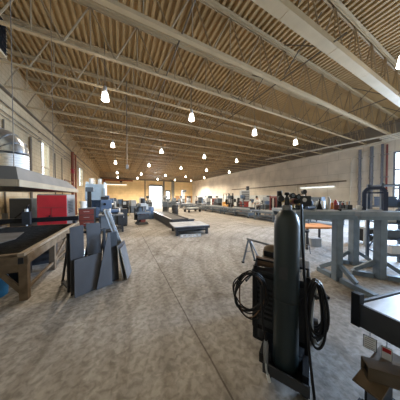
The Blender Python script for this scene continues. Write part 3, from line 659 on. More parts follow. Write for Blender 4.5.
# machines further back
def small_machine(x, y, rz, label, m1, m2, s=1.0, kind='machine'):
    q = thing('lathe_machine', label, 'machine', (x, y, 0), rz, 'machines across the back of the hall')
    MB().bx(-0.7*s, 0.7*s, -0.25*s, 0.25*s, 0, 0.7*s).build('base', m1, q, 0.02); MB().bx(-0.7*s, -0.2*s, -0.3*s, 0.3*s, 0.7*s, 1.3*s).build('head', m2, q, 0.03)
    MB().bx(-0.2*s, 0.7*s, -0.2*s, 0.2*s, 0.7*s, 0.85*s).build('bed', M_DARK, q, 0.01); MB().bx(0.35*s, 0.65*s, -0.15*s, 0.15*s, 0.85*s, 1.15*s).build('tail_stock', m2, q, 0.02)
    MB().cyl((-0.2*s, 0, 1.0*s), (-0.08*s, 0, 1.0*s), 0.14*s, seg=14).build('chuck', M_SILVER, q)
    return q
small_machine(1.5, 17.8, 0.3, 'grey lathe in the far middle just left behind the milling machine', M_MACH, M_MACHL, 1.0)
small_machine(2.8, 21.0, -0.2, 'pale headed lathe far back between the milling machine and the bright doorway', M_MACH, M_MACHL, 1.1)
small_machine(4.1, 16.2, 1.2, 'dark lathe at the far end of the black girder stack', M_DARK, M_MACH, 0.9)
small_machine(-0.9, 21.0, 0.0, 'dark machine far back at the left below the yellow wall', M_DARK, M_MACH, 1.0)
small_machine(-0.4, 27.5, 0.0, 'dark machine farthest back at the left below the yellow wall', M_MACH, M_DARK, 1.1)
small_machine(6.3, 24.0, 0.1, 'grey machine standing in front of the bright far doorway', M_MACH, M_MACHL, 0.9)
small_machine(9.5, 29.4, 0.2, 'dark machine in front of the grey far door', M_DARK, M_MACH, 1.1)
small_machine(12.0, 29.5, 1.3, 'grey lathe far back near the right hand far corner', M_MACH, M_MACHL, 1.2)
small_machine(12.3, 25.6, 1.45, 'dark lathe by the right wall below the far small window', M_DARK, M_MACH, 1.2)
small_machine(12.3, 22.6, 1.5, 'pale lathe by the right wall beyond the forklift', M_MACH, M_MACHL, 1.1)
small_machine(12.4, 19.4, 1.5, 'dark lathe by the right wall just beyond the forklift', M_DARK, M_MACH, 1.1)
small_machine(3.7, 28.6, 0.1, 'grey lathe far back left of the bright doorway', M_MACH, M_MACHL, 1.2)
q = thing('control_console', 'black machine console with a white screen in the far left middle', 'console', (0.35, 17.6, 0), -0.1)
MB().bx(-0.35, 0.35, -0.3, 0.3, 0, 0.6).build('base', M_BLACK, q, 0.02); MB().bx(-0.28, 0.28, -0.1, 0.2, 0.6, 1.25).build('head', M_DARK, q, 0.02); MB().bx(-0.16, 0.12, -0.115, -0.101, 0.85, 1.15).build('screen', M_SCREEN, q)
q = thing('floor_pallet', 'low yellow green pallet on the floor at the far left', 'pallet', (0.0, 15.0, 0))
for yy in (-0.5, 0, 0.5): MB().bx(-0.6, 0.6, yy-0.05, yy+0.05, 0, 0.09).build('bearer', M_TAN, q)
MB().bx(-0.6, 0.6, -0.6, 0.6, 0.091, 0.13).build('deck', mat('olive_board', (0.36, 0.34, 0.14), 0.8), q)
q = thing('grey_column_drill', 'tall grey column drill at the far right corner by the brown boarding', 'drill', (12.1, 32.5, 0))
MB().bx(-0.45, 0.45, -0.5, 0.5, 0, 0.3).build('base', M_MACH, q, 0.02); MB().bx(-0.32, 0.32, 0.0, 0.5, 0.3, 2.7).build('column', M_MACHL, q, 0.03); MB().bx(-0.4, 0.4, -0.6, 0.3, 2.7, 3.1).build('head', M_MACH, q, 0.04)
MB().bx(-0.5, 0.5, -0.6, 0, 1.1, 1.2).build('table', M_DARK, q); MB().cyl((0, -0.4, 1.9), (0, -0.4, 2.7), 0.08, seg=12).build('spindle', M_SILVER, q)

# long dark girder stack
q = thing('steel_skid', 'long black steel skid frame with bright rails lying along the middle of the floor', 'steel frame', (0, 0, 0))
gx0, gx1, gy0, gy1 = 2.30, 3.20, 7.95, 12.9
for x in (gx0, gx1):
    MB().bx(x-0.05, x+0.05, gy0, gy1, 0.0, 0.02).bx(x-0.012, x+0.012, gy0, gy1, 0.02, 0.44).bx(x-0.05, x+0.05, gy0, gy1, 0.44, 0.46).build('side_girder', M_DARK, q)
MB().bx(gx0-0.04, gx0+0.04, gy0, gy1, 0.461, 0.475).build('rail_strip', M_SILVER, q)
for k in range(6):
    y = gy0+0.03+(gy1-gy0-0.1)*k/5; MB().bx(gx0+0.05, gx1-0.05, y-0.03, y+0.03, 0.08, 0.40).build('cross_member', M_DARK, q)
MB().bx(gx0+0.05, gx1-0.05, gy0+0.1, gy1-0.1, 0.401, 0.43).build('floor_sheet', M_DARK, q)
q = thing('steel_offcut', 'short dark steel block sticking out right of the black skid frame', 'offcut', (3.6, 8.5, 0), 0.1)
MB().bx(-0.22, 0.22, -0.12, 0.12, 0, 0.03).bx(-0.22, 0.22, -0.015, 0.015, 0.03, 0.30).bx(-0.22, 0.22, -0.12, 0.12, 0.30, 0.33).build('beam_piece', M_DARK, q)
# pale platform
q = thing('platform_truck', 'low steel platform with a pale dusty top in the middle of the floor', 'platform', (2.72, 6.75, 0), -0.12)
MB().bx(-0.74, 0.78, -0.62, 0.62, 0.36, 0.39).build('deck', M_DUST, q, 0.004)
q2 = MB(); ring(q2, -0.70, 0.83, -0.60, 0.60, 0.26, 0.36, 0.06); q2.build('frame', M_DARK, q)
for xx in (-0.6, 0.72):
    for yy in (-0.5, 0.5): MB().bx(xx-0.05, xx+0.05, yy-0.05, yy+0.05, 0, 0.26).build('leg', M_DARK, q)
MB().bx(-0.62, 0.75, -0.40, 0.40, 0.12, 0.16).build('lower_shelf', M_DARK, q)
MB().bx(-0.5, 0.6, -0.35, -0.1, 0.162, 0.24).bx(-0.4, 0.5, 0.0, 0.3, 0.162, 0.22).build('stored_bar', M_MACH, q)
# white slotted channel
q = thing('slotted_channel', 'short white steel channel with slots lying on the floor before the platform', 'channel', (2.50, 5.92, 0), VR+0.25)
s = MB(); s.bx(-0.42, 0.42, -0.06, 0.06, 0, 0.008)
s.bx(-0.42, 0.42, -0.062, -0.054, 0.008, 0.03); s.bx(-0.42, 0.42, -0.062, -0.054, 0.09, 0.12)
for x in (-0.42, -0.2, -0.05, 0.1, 0.3): s.bx(x, x+0.11, -0.062, -0.054, 0.03, 0.09)
s.build('channel_body', M_WHITE, q)
# material cart far right of centre
q = thing('material_cart', 'low dark cart with pale panels on it near the far end of the roller benches', 'cart', (6.9, 15.8, 0), 0.2)
MB().bx(-0.9, 0.9, -0.5, 0.5, 0.28, 0.36).build('deck', M_DARK, q)
for xx in (-0.7, 0.7):
    for yy in (-0.4, 0.4): MB().cyl((xx, yy-0.04, 0.13), (xx, yy+0.04, 0.13), 0.13, seg=16).build('wheel', M_RUBBER, q); MB().bx(xx-0.03, xx+0.03, yy-0.06, yy+0.06, 0.20, 0.28).build('fork', M_STEEL, q)
MB().tube([(0.9, -0.4, 0.36), (0.95, -0.4, 0.95), (0.95, 0.4, 0.95), (0.9, 0.4, 0.36)], 0.02, 8).build('push_handle', M_STEEL, q)
o = tag(MB().bx(-0.7, 0.6, -0.4, 0.4, 0, 0.1).build('sheet_bundle', M_MACHL, None, 0.005, (6.9, 15.8, 0.361)), 'pale flat bundle of sheets lying on the low dark cart', 'sheet bundle'); o.rotation_euler = (0, 0, 0.2)
q = thing('red_jib', 'dull red steel jib arm high on the far wall at the left', 'jib', (0, 0, 0))
MB().bx(-3.0, 2.4, 38.35, 38.6, 5.0, 5.3).build('jib_rail', M_REDPIPE, q); MB().bx(-3.2, -3.0, 38.3, 38.98, 4.6, 5.4).build('bracket', M_REDPIPE, q)
MB().bx(-0.2, 0.3, 38.3, 38.7, 4.72, 5.0).build('trolley', M_DARK, q)
q = thing('strip_light', 'long white strip light glowing on the far wall at the left', 'strip light', (0, 0, 0))
MB().bx(-2.0, -1.9, 38.7, 38.98, 4.42, 4.6).bx(0.1, 0.2, 38.7, 38.98, 4.42, 4.6).build('wall_mount', M_STEEL, q); MB().bx(-3.0, 1.2, 38.62, 38.97, 4.30, 4.42).build('housing', M_WHITE, q); MB().bx(-2.95, 1.15, 38.66, 38.9, 4.22, 4.298).build('diffuser', M_TUBE, q)

# ------------------------------------------------------------------ right hand roller benches
def roller_bench():
    q = thing('roller_bench', '', 'roller bench', (0, 0, 0), 0, 'row of roller benches along the right')
    L_ = 3.6; W = 1.05; H = 0.62
    for x in (0, W): MB().bx(x-0.03, x+0.03, 0, L_, H-0.12, H).build('side_rail', M_MACH, q)
    for k in range(13):
        y = 0.15+k*(L_-0.3)/12; MB().tube([(0.03, y, H-0.045), (W-0.03, y, H-0.045)], 0.045, 10).build('roller', M_STEEL, q)
    for y in (0.25, L_/2, L_-0.25):
        for x in (0, W): MB().bx(x-0.035, x+0.035, y-0.035, y+0.035, 0, H-0.12).build('leg', M_MACH, q)
        MB().bx(0.035, W-0.035, y-0.02, y+0.02, 0.14, 0.18).build('cross_bar', M_MACH, q)
    MB().bx(0.04, W-0.04, 0.05, L_-0.05, 0.181, 0.20).build('shelf', M_DARK, q); MB().bx(0.15, W-0.15, 0.4, L_*0.45, 0.201, 0.36).bx(0.2, W-0.2, L_*0.55, L_-0.5, 0.201, 0.32).build('stored_steel', M_MACH, q)
    for x in (0,): MB().bar((x, 0.29, 0.16), (x, L_/2-0.04, 0.46), 0.03, 0.04).bar((x, L_/2+0.04, 0.46), (x, L_-0.29, 0.16), 0.03, 0.04).build('brace', M_MACH, q)
    return q
labs = ['roller bench nearest behind the gas cylinder, first of the row along the right', 'second roller bench in the row, in front of the person in white', 'third roller bench in the row, in front of the maroon machine',
        'fourth roller bench in the row, in front of the forklift', 'fifth roller bench in the row along the right', 'roller bench at the far end of the row along the right']
rb = None
for i, lab in enumerate(labs):
    loc = (8.6, 5.2+i*3.75, 0)
    if rb is None: rb = roller_bench(); rb.location = loc; rb['label'] = lab
    else: dup(rb, loc, 0, lab)
# things on the benches
for i, (x, y, L_, w_, h_, m_, nm, lab, cat) in enumerate([
    (8.85, 6.0, 2.2, 0.09, 0.09, M_MACHL, 'square_tube', 'pale square tube lying on the nearest roller bench', 'steel tube'),
    (9.2, 6.3, 1.7, 0.14, 0.06, M_DARK, 'flat_bar', 'dark flat bar lying on the nearest roller bench', 'steel bar'),
    (8.9, 9.4, 2.0, 0.12, 0.12, M_MACHL, 'square_tube', 'pale square tube lying on the second roller bench', 'steel tube'),
    (9.3, 9.3, 2.3, 0.10, 0.16, M_DARK, 'flat_bar', 'dark steel bar lying on the second roller bench', 'steel bar'),
    (9.0, 13.2, 2.4, 0.12, 0.10, M_MACHL, 'square_tube', 'pale square tube lying on the third roller bench', 'steel tube'),
    (9.1, 17.0, 2.4, 0.20, 0.12, M_DARK, 'flat_bar', 'dark thick bar lying on the fourth roller bench', 'steel bar'),
    (9.1, 20.8, 2.2, 0.3, 0.12, M_MACHL, 'square_tube', 'pale broad tube lying on the fifth roller bench', 'steel tube'),
    (9.1, 24.6, 2.2, 0.3, 0.2, M_DARK, 'flat_bar', 'dark broad bar on the farthest roller bench', 'steel bar')]):
    q = MB()
    if nm == 'square_tube':
        tt = 0.008; q.bx(-w_/2, w_/2, 0, L_, 0, tt); q.bx(-w_/2, w_/2, 0, L_, h_-tt, h_); q.bx(-w_/2, -w_/2+tt, 0, L_, tt, h_-tt); q.bx(w_/2-tt, w_/2, 0, L_, tt, h_-tt)
    else: q.bx(-w_/2, w_/2, 0, L_, 0, h_)
    o = q.build(nm, m_, None, 0.004, (x, y, 0.621)); tag(o, lab, cat, 'steel on the roller benches')

# forklift
q = thing('forklift', 'amber forklift with a black overhead guard behind the roller benches', 'forklift', (11.9, 16.2, 0), VR*0.6)
MB().prism([(-0.9, 0.18), (0.75, 0.18), (0.75, 0.62), (0.2, 0.70), (-0.35, 0.70), (-0.4, 1.0), (-0.95, 0.95)], Matrix.Translation((-0.48, 0, 0)) @ Matrix(((0,0,1,0),(-1,0,0,0),(0,1,0,0),(0,0,0,1))), 0.96).build('body', M_YELLOW, q, 0.03)
for x in (-0.42, 0.42):
    MB().tube([(x, -0.6, 0.62), (x, -0.45, 1.95), (x, 0.55, 2.0), (x, 0.75, 0.95)], 0.035, 8).build('guard_post', M_BLACK, q)
q3 = MB()
for k in range(6): q3.bx(-0.42, 0.42, -0.42+0.18*k, -0.38+0.18*k, 1.96, 2.0)
q3.build('guard_roof', M_BLACK, q)
for x in (-0.25, 0.25): MB().bx(x-0.05, x+0.05, -0.92, -0.82, 0.1, 2.05).build('mast_rail', M_BLACK, q)
MB().bx(-0.3, 0.3, -0.96, -0.92, 0.3, 0.75).build('fork_carriage', M_DARK, q)
for x in (-0.2, 0.2): MB().bx(x-0.05, x+0.05, -1.9, -0.96, 0.06, 0.10).bx(x-0.05, x+0.05, -1.0, -0.961, 0.10, 0.7).build('fork', M_DARK, q)
for y, rr in ((-0.55, 0.24), (0.6, 0.2)):
    for x in (-0.53, 0.53): MB().cyl((x-0.07 if x < 0 else x-0.03, y, rr), (x+0.03 if x < 0 else x+0.07, y, rr), rr, seg=18).build('wheel', M_RUBBER, q)
MB().bx(-0.22, 0.22, 0.0, 0.4, 0.71, 0.85).bx(-0.22, 0.22, 0.36, 0.46, 0.85, 1.3).build('seat', M_BLACK, q, 0.03)
MB().bx(-0.2, 0.2, -0.45, -0.40, 0.9, 1.3).build('load_chart', M_WHITE, q)
# maroon machine
q = thing('machine_cabinet', 'tall machine cabinet, grey above and maroon below, right of the forklift', 'machine cabinet', (12.0, 13.4, 0), VR)
MB().bx(-0.45, 0.45, -0.35, 0.35, 0.0, 1.15).build('lower_body', M_MAROON, q, 0.02); MB().bx(-0.45, 0.45, -0.35, 0.35, 1.151, 2.3).build('upper_body', M_MACHL, q, 0.02)
q3 = MB()
for k in range(4): q3.bx(-0.40, 0.40, -0.362, -0.351, 1.3+0.24*k, 1.48+0.24*k)
q3.build('vent_panel', M_STEEL, q); MB().bx(0.2, 0.45, -0.2, 0.2, 2.301, 2.75).build('exhaust_box', M_DARK, q, 0.02); MB().bx(-0.38, 0.38, -0.365, -0.351, 0.15, 1.0).build('door', mat('deep_red', (0.26, 0.035, 0.035), 0.6), q, 0.01)
q = thing('white_canister', 'slim white canister standing just right of the maroon machine', 'canister', (11.75, 12.3, 0))
MB().lathe([(0.14, 0), (0.15, 0.03), (0.15, 1.0), (0.08, 1.15), (0.04, 1.18)], seg=16).build('shell', M_WHITE, q); MB().cyl((0, 0, 1.18), (0, 0, 1.28), 0.04, seg=10).build('valve', M_BRASS, q)
# cable rack
q = thing('cable_rack', 'dark red rack hung with welding cables right of the person in white', 'rack', (11.6, 9.25, 0), VR)
for x in (-0.42, 0.42): MB().bx(x-0.03, x+0.03, -0.03, 0.03, 0.0, 1.72).build('post', M_MAROON, q); MB().bx(x-0.03, x+0.03, -0.25, 0.25, 0, 0.04).build('foot', M_MAROON, q)
MB().bx(-0.39, 0.39, -0.03, 0.03, 1.62, 1.68).build('top_bar', M_MAROON, q)
MB().bx(-0.39, 0.39, 0.0, 0.015, 0.3, 1.6).build('back_board', M_MAROON, q)
for k in range(6):
    x = -0.33+0.13*k; m_ = [M_RUBBER, M_PALEP, M_RUBBER, M_MAROON, M_RUBBER, M_PALEP][k]
    MB().tube([(x+0.045*math.sin(a*PI/6), -0.08, 1.1+0.42*math.cos(a*PI/6)) for a in range(12)], 0.022, 6, True).build('cable_loop', m_, q)
q = thing('grey_workbench', 'grey bench with tool boxes behind the person in white', 'workbench', (12.9, 10.6, 0), VR)
MB().bx(-0.8, 0.8, -0.35, 0.35, 0.86, 0.92).build('top', M_MACH, q)
for x in (-0.72, 0.72):
    for y in (-0.3, 0.3): MB().bx(x-0.03, x+0.03, y-0.03, y+0.03, 0, 0.86).build('leg', M_DARK, q)
MB().bx(-0.75, 0.75, 0.3, 0.33, 0.921, 1.6).build('tool_board', M_MACHL, q)
for k, (x, w_, h_, m_, lab) in enumerate([(-0.5, 0.4, 0.3, M_BLUE, 'blue tool box on the grey bench behind the person in white'), (0.1, 0.3, 0.22, M_MAROON, 'dark red tool box on the grey bench behind the person in white')]):
    b = thing('tool_box', lab, 'tool box', Vector((12.9, 10.6, 0.921))+Matrix.Rotation(VR, 3, 'Z') @ Vector((x, -0.05, 0)), VR)
    MB().bx(-w_/2, w_/2, -0.12, 0.12, 0, h_*0.7).build('box_body', m_, b, 0.01); MB().bx(-w_/2, w_/2, -0.12, 0.12, h_*0.7+0.002, h_).build('lid', m_, b, 0.015)
    MB().tube([(-0.07, 0, h_), (-0.07, 0, h_+0.04), (0.07, 0, h_+0.04), (0.07, 0, h_)], 0.01, 6).build('handle', M_BLACK, b)

# right wall fittings
q = thing('wall_pipe', 'long pale pipe with a drop running level along the right wall', 'pipe', (XR, 0, 0))
MB().tube([(-0.1, 6.6, 2.95), (-0.1, 22.0, 2.85)], 0.05, 8).build('pipe_run', M_GALVD, q)
MB().tube([(-0.1, 10.8, 2.9), (-0.1, 10.8, 1.2)], 0.06, 8).build('drop', M_PALEP, q)
q = thing('strip_light', 'long white strip light glowing on the right wall above the work tables', 'strip light', (XR, 0, 0))
MB().bx(-0.12, -0.003, 7.9, 8.0, 2.66, 2.72).bx(-0.12, -0.003, 9.8, 9.9, 2.66, 2.72).build('wall_mount', M_STEEL, q); MB().bx(-0.22, -0.003, 7.4, 10.4, 2.56, 2.66).build('housing', M_WHITE, q); MB().bx(-0.19, -0.06, 7.45, 10.35, 2.50, 2.558).build('diffuser', M_TUBE, q)
for k, (yy, rr, z1, m_, lab) in enumerate([(5.75, 0.09, 5.3, M_BLUEP, 'leftmost dark vertical pipe on the right wall'), (5.1, 0.10, 5.35, M_BLUEP, 'second dark vertical pipe on the right wall'), (4.55, 0.07, 5.4, M_BLUEP, 'third dark vertical pipe on the right wall'),
                                     (4.32, 0.05, 5.3, M_MAROON, 'thin reddish vertical pipe nearest the bright window')]):
    c_ = thing('wall_pipe', lab, 'pipe', (XR, yy, 0), 0, 'vertical pipes on the right wall')
    MB().tube([(-0.16, 0, 0), (-0.16, 0, z1)], rr, 12).build('pipe_run', m_, c_)
    q3 = MB()
    for zz in (1.2, 3.0, 4.6): q3.bx(-0.16-rr-0.01, -0.002, -rr-0.02, rr+0.02, zz, zz+0.05)
    q3.build('clamp', M_STEEL, c_)
q = thing('wall_pipe', 'pale curved conduit bending down the right wall left of the dark pipes', 'conduit', (XR, 0, 0), 0)
MB().tube([(-0.08, 6.35, 1.2), (-0.08, 6.3, 4.4), (-0.08, 6.2, 4.75), (-0.08, 5.95, 4.98), (-0.08, 5.4, 5.12), (-0.08, 4.9, 5.2)], 0.045, 8).build('pipe_run', M_PALEP, q)
q = thing('roof_pipe', 'long pale roof pipe rising towards the right wall window', 'pipe', (0, 0, 0))
MB().tube([(13.6, 12.0, 5.50), (15.0, 4.75, 5.50), (15.2, 3.7, 5.5)], 0.055, 8).build('pipe_run', M_PALEP, q)
for k in range(4):  # pale pipes added to imitate bright lit stripes under the roof
    o = thing('roof_pipe', ['lowest', 'second', 'third', 'topmost'][k]+' of the added pale pipes standing in for lit stripes by the right window', 'pipe', (0, 0, 0), 0, 'pale pipes added as lit stripes under the roof')
    MB().tube([(15.6+0.0*k, 4.15-0.02*k, 5.28-0.0*k+0.1*0), (15.6, 2.75, 5.28)], 0.04, 8).build('pipe_run', M_PALEP, o)
    o.location = (-0.42*k, -0.0*k, 0.0)
q = thing('hanging_conduit', 'thin dark conduit dropping from the roof left of centre', 'conduit', (0.27, 8.2, 0))
MB().tube([(0, 0, 3.1), (0, 0, 6.94)], 0.02, 8).build('pipe_run', M_GALVD, q); MB().bx(-0.06, 0.06, -0.04, 0.04, 2.9, 3.1).build('socket_box', M_STEEL, q, 0.01)
# right wall small windows (bright)
# ------------------------------------------------------------------ welding tables (right middle)
def on_view(name, label, cat, xr, z, h=0, rz=VR, group=None): return thing(name, label, cat, cw(xr, z, h), rz, group)
TH0, TH1 = 1.24, 1.335
wt = on_view('welding_table', 'tall grey steel welding table with a thick top just right of the gas cylinder', 'welding table', 2.37, 3.42)
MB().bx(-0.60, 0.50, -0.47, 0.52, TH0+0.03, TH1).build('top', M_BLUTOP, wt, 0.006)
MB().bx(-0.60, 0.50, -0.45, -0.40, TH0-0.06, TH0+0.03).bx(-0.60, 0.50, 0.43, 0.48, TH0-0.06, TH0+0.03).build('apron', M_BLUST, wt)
MB().bx(-0.49, -0.40, -0.44, -0.36, 0, TH0-0.06).build('leg', M_BLUST, wt, 0.005); MB().bx(-0.49, -0.40, 0.38, 0.46, 0, TH0-0.06).build('leg', M_BLUST, wt, 0.005)
def column(parent, x, y, w, top, foot, ang, L_, gus=0.34, mm=None):
    """heavy column: square post, foot beam at angle ang, two diagonal gussets"""
    m_ = mm or M_BLUST
    MB().bx(x-w/2, x+w/2, y-w/2, y+w/2, 0.0, top).build('leg', m_, parent, 0.008)
    d = Vector((math.cos(ang), math.sin(ang), 0)); c = Vector((x, y, 0))
    for sgn, ln in ((1, foot[0]), (-1, foot[1])):
        a = c+d*sgn*(w*0.72); b = c+d*sgn*ln
        MB().bar(a+Vector((0, 0, 0.045)), b+Vector((0, 0, 0.045)), 0.10, 0.09).build('foot_beam', m_, parent, 0.004)
        MB().bar(c+d*sgn*(w*0.6)+Vector((0, 0, gus)), c+d*sgn*min(ln-0.04, w*0.6+gus*0.9)+Vector((0, 0, 0.11)), 0.06, 0.07).build('gusset', m_, parent, 0.004)
# column A under the right end of the left table; local coords
column(wt, 0.27, -0.36, 0.125, TH0-0.062, (0.62, 0.40), math.radians(-108)-VR, 0.9, 0.30)
wt2 = on_view('welding_table', 'tall grey steel welding table on two heavy braced posts at the right', 'welding table', 3.33, 3.42, group=None)
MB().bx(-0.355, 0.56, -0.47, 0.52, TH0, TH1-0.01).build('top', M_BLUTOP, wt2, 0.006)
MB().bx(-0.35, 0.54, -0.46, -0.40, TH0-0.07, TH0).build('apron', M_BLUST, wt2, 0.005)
column(wt2, 0.20, -0.30, 0.135, TH0-0.001, (0.62, 0.42), math.radians(-52)-VR, 0.7, 0.32)
column(wt2, 0.31, 0.35, 0.14, TH0-0.001, (0.42, 0.34), math.radians(-48)-VR, 0.6, 0.30)

# things on the welding tables
def item(name, label, cat, xr, z, group='tools on the welding tables', h=TH1+0.001, rz=0.0): return thing(name, label, cat, cw(xr, z, h), VR+rz, group)
def can(xr, z, r_, h_, m_, label, cap=M_WHITE, h=TH1+0.001):
    o = item('spray_can', label, 'spray can', xr, z, 'cans on the welding tables', h); MB().lathe([(r_*0.95, 0), (r_, 0.01), (r_, h_*0.8), (r_*0.6, h_*0.88)], seg=14).build('can_body', m_, o); MB().lathe([(r_*0.55, h_*0.88), (r_*0.55, h_), (r_*0.4, h_*1.01)], seg=12).build('cap', cap, o)
    return o
can(2.80, 3.50, 0.045, 0.27, M_WHITE, 'tall white spray can on the left welding table near its right end')
can(2.68, 3.60, 0.035, 0.20, M_MACHL, 'small grey spray can left of the tall white can')
can(2.60, 3.74, 0.035, 0.20, M_BLUE, 'blue spray can on the left welding table', M_WHITE)
can(2.44, 3.40, 0.03, 0.14, M_WHITE, 'short white can beside the blue can')
can(3.15, 3.72, 0.035, 0.21, M_RED, 'red spray can on the right welding table', M_RED, TH1-0.009)
can(3.30, 3.74, 0.03, 0.18, M_PALEP, 'cream spray can beside the red one on the right table', M_BLACK, TH1-0.009)
can(3.02, 3.66, 0.035, 0.17, M_ORANGE, 'orange can at the left edge of the right welding table', M_WHITE, TH1-0.009)
o = item('bench_vise', 'dark bench vise at the left of the left welding table', 'vise', 2.0, 3.42)
MB().bx(-0.09, 0.09, -0.10, 0.10, 0, 0.05).build('base', M_DARK, o, 0.01); MB().bx(-0.06, 0.06, -0.12, -0.04, 0.05, 0.24).build('fixed_jaw', M_DARK, o, 0.01); MB().bx(-0.06, 0.06, 0.02, 0.09, 0.05, 0.24).build('moving_jaw', M_DARK, o, 0.01); MB().cyl((-0.11, 0.14, 0.12), (0.11, 0.14, 0.12), 0.009).cyl((0, 0.09, 0.12), (0, 0.16, 0.12), 0.018).build('screw_handle', M_SILVER, o)
o = item('welder_unit', 'small dark wire feeder with a white dial on the left welding table', 'welding machine', 2.33, 3.66)
MB().bx(-0.14, 0.14, -0.12, 0.12, 0.0, 0.29).build('casing', M_DARK, o, 0.015); MB().cyl((-0.02, -0.121, 0.2), (-0.02, -0.135, 0.2), 0.045, seg=16).build('dial', M_WHITE, o); MB().tube([(-0.09, 0, 0.29), (-0.09, 0, 0.33), (0.09, 0, 0.33), (0.09, 0, 0.29)], 0.012, 8).build('handle', M_BLACK, o)
o = item('round_task_lamp', 'round dark task lamp head on a thin stem on the left welding table', 'task lamp', 2.52, 3.88)
MB().lathe([(0.08, 0), (0.08, 0.02), (0.02, 0.03)], seg=16).build('base', M_WHITE, o); MB().tube([(0, 0, 0.03), (0, 0, 0.34)], 0.008, 6).build('stem', M_SILVER, o); MB().cyl((0, -0.03, 0.39), (0, 0.03, 0.39), 0.055, seg=20).build('lamp_head', M_DARK, o)
o = item('oil_funnel', 'black cone shaped funnel standing upside down on the left welding table', 'funnel', 2.56, 3.42)
MB().lathe([(0.055, 0), (0.055, 0.01), (0.018, 0.14), (0.009, 0.23), (0.006, 0.23)], seg=16).build('cone', M_BLACK, o)
for k, (xr, z, rz, lab) in enumerate([(2.24, 3.22, 0.5, 'angle grinder lying nearest the vise on the left welding table'), (2.72, 3.86, -0.6, 'angle grinder lying behind the tall white can')]):
    o = item('angle_grinder', lab, 'angle grinder', xr, z, rz=rz)
    MB().tube([(-0.16, 0, 0.05), (0.05, 0, 0.05), (0.10, 0, 0.06)], [0.032, 0.035, 0.04], 12).build('body', M_DARK if k else M_BLUE, o); MB().cyl((0.10, 0, 0.003), (0.10, 0, 0.010), 0.062, seg=18).build('disc', M_STEEL, o); MB().cyl((0.10, 0, 0.011), (0.10, 0, 0.06), 0.03, seg=12).build('gear_head', M_SILVER, o)
o = item('steel_rule', 'thin pale straight bar lying along the front of the left welding table', 'bar', 2.40, 3.02, rz=0.03)
MB().bx(-0.22, 0.22, -0.02, 0.02, 0, 0.012).build('rule_body', M_SILVER, o); MB().bx(0.23, 0.26, -0.025, 0.025, 0, 0.035).build('stop_block', M_BLACK, o)
for k, (xr, z, lab) in enumerate([(2.0, 3.82, 'C clamp standing behind the vise'), (3.02, 3.36, 'C clamp standing at the left end of the right welding table')]):
    o = item('c_clamp', lab, 'clamp', xr, z, h=TH1+0.001-(0.01 if k else 0))
    MB().tube([(-0.08, 0, 0.19), (-0.08, 0, 0.02), (0.06, 0, 0.02), (0.06, 0, 0.10)], 0.018, 8).build('frame', M_STEEL, o); MB().cyl((-0.12, 0, 0.16), (0.02, 0, 0.16), 0.010).build('screw', M_SILVER, o)
for k, (xr, z, m_, lab) in enumerate([(2.82, 3.30, M_MAROON, 'maroon mug at the right end of the left welding table'), (2.10, 3.64, M_MACHL, 'pale mug left of the wire feeder on the left welding table'), (3.38, 3.40, M_WHITE, 'white mug on the right welding table beside the steel frame')]):
    o = item('mug', lab, 'mug', xr, z, 'mugs on the welding tables', TH1+0.001-(0.01 if k == 2 else 0)); MB().lathe([(0.035, 0), (0.04, 0.005), (0.042, 0.10), (0.036, 0.10)], seg=16).build('cup', m_, o); MB().tube([(0.042, 0, 0.08), (0.068, 0, 0.075), (0.070, 0, 0.035), (0.042, 0, 0.025)], 0.006, 6).build('handle', m_, o)
o = item('tool_caddy', 'small dark caddy with upright tools on the right welding table', 'tool caddy', 3.24, 3.56, h=TH1-0.009)
q3 = MB(); ring(q3, -0.10, 0.10, -0.06, 0.06, 0.0, 0.10, 0.006); q3.bx(-0.094, 0.094, -0.054, 0.054, 0, 0.006).build('tray', M_DARK, o)
for k in range(5): MB().tube([(-0.07+0.035*k, 0.01*(k % 3-1), 0.007), (-0.075+0.04*k, 0.015*(k % 2), 0.16+0.02*(k % 3))], 0.009, 8).build('tool_handle', [M_RED, M_BLACK, M_SILVER, M_ORANGE, M_BLUE][k], o)
# black tube frame on right table
o = item('tube_frame', 'dark blue open steel frame with chamfered top standing on the right welding table', 'steel frame', 3.66, 3.36, None, TH1-0.009, -0.75)
o['group'] = 'tools on the welding tables'
M_DBS = mat('dark_blue_steel', (0.045, 0.062, 0.12), 0.5, 0.3)
for yy in (-0.08, 0.08):
    P = [(-0.15, yy, 0.0), (-0.15, yy, 0.38), (-0.095, yy, 0.46), (0.095, yy, 0.46), (0.15, yy, 0.38), (0.15, yy, 0.0)]
    q3 = MB()
    for a, b in zip(P[:-1], P[1:]): q3.bar(a, b, 0.06, 0.05, (0, 1, 0))
    q3.build('hoop', M_DBS, o)
for x, zz in ((-0.15, 0.38), (0.15, 0.38), (-0.15, 0.2), (0.15, 0.2), (0.0, 0.46)): MB().bar((x, -0.057, zz), (x, 0.057, zz), 0.03, 0.03).build('tie_bar', M_DBS, o)
for zz in (0.36,): MB().bar((-0.127, -0.08, zz), (0.127, -0.08, zz), 0.03, 0.03, (0, 1, 0)).build('cross_bar', M_DBS, o)

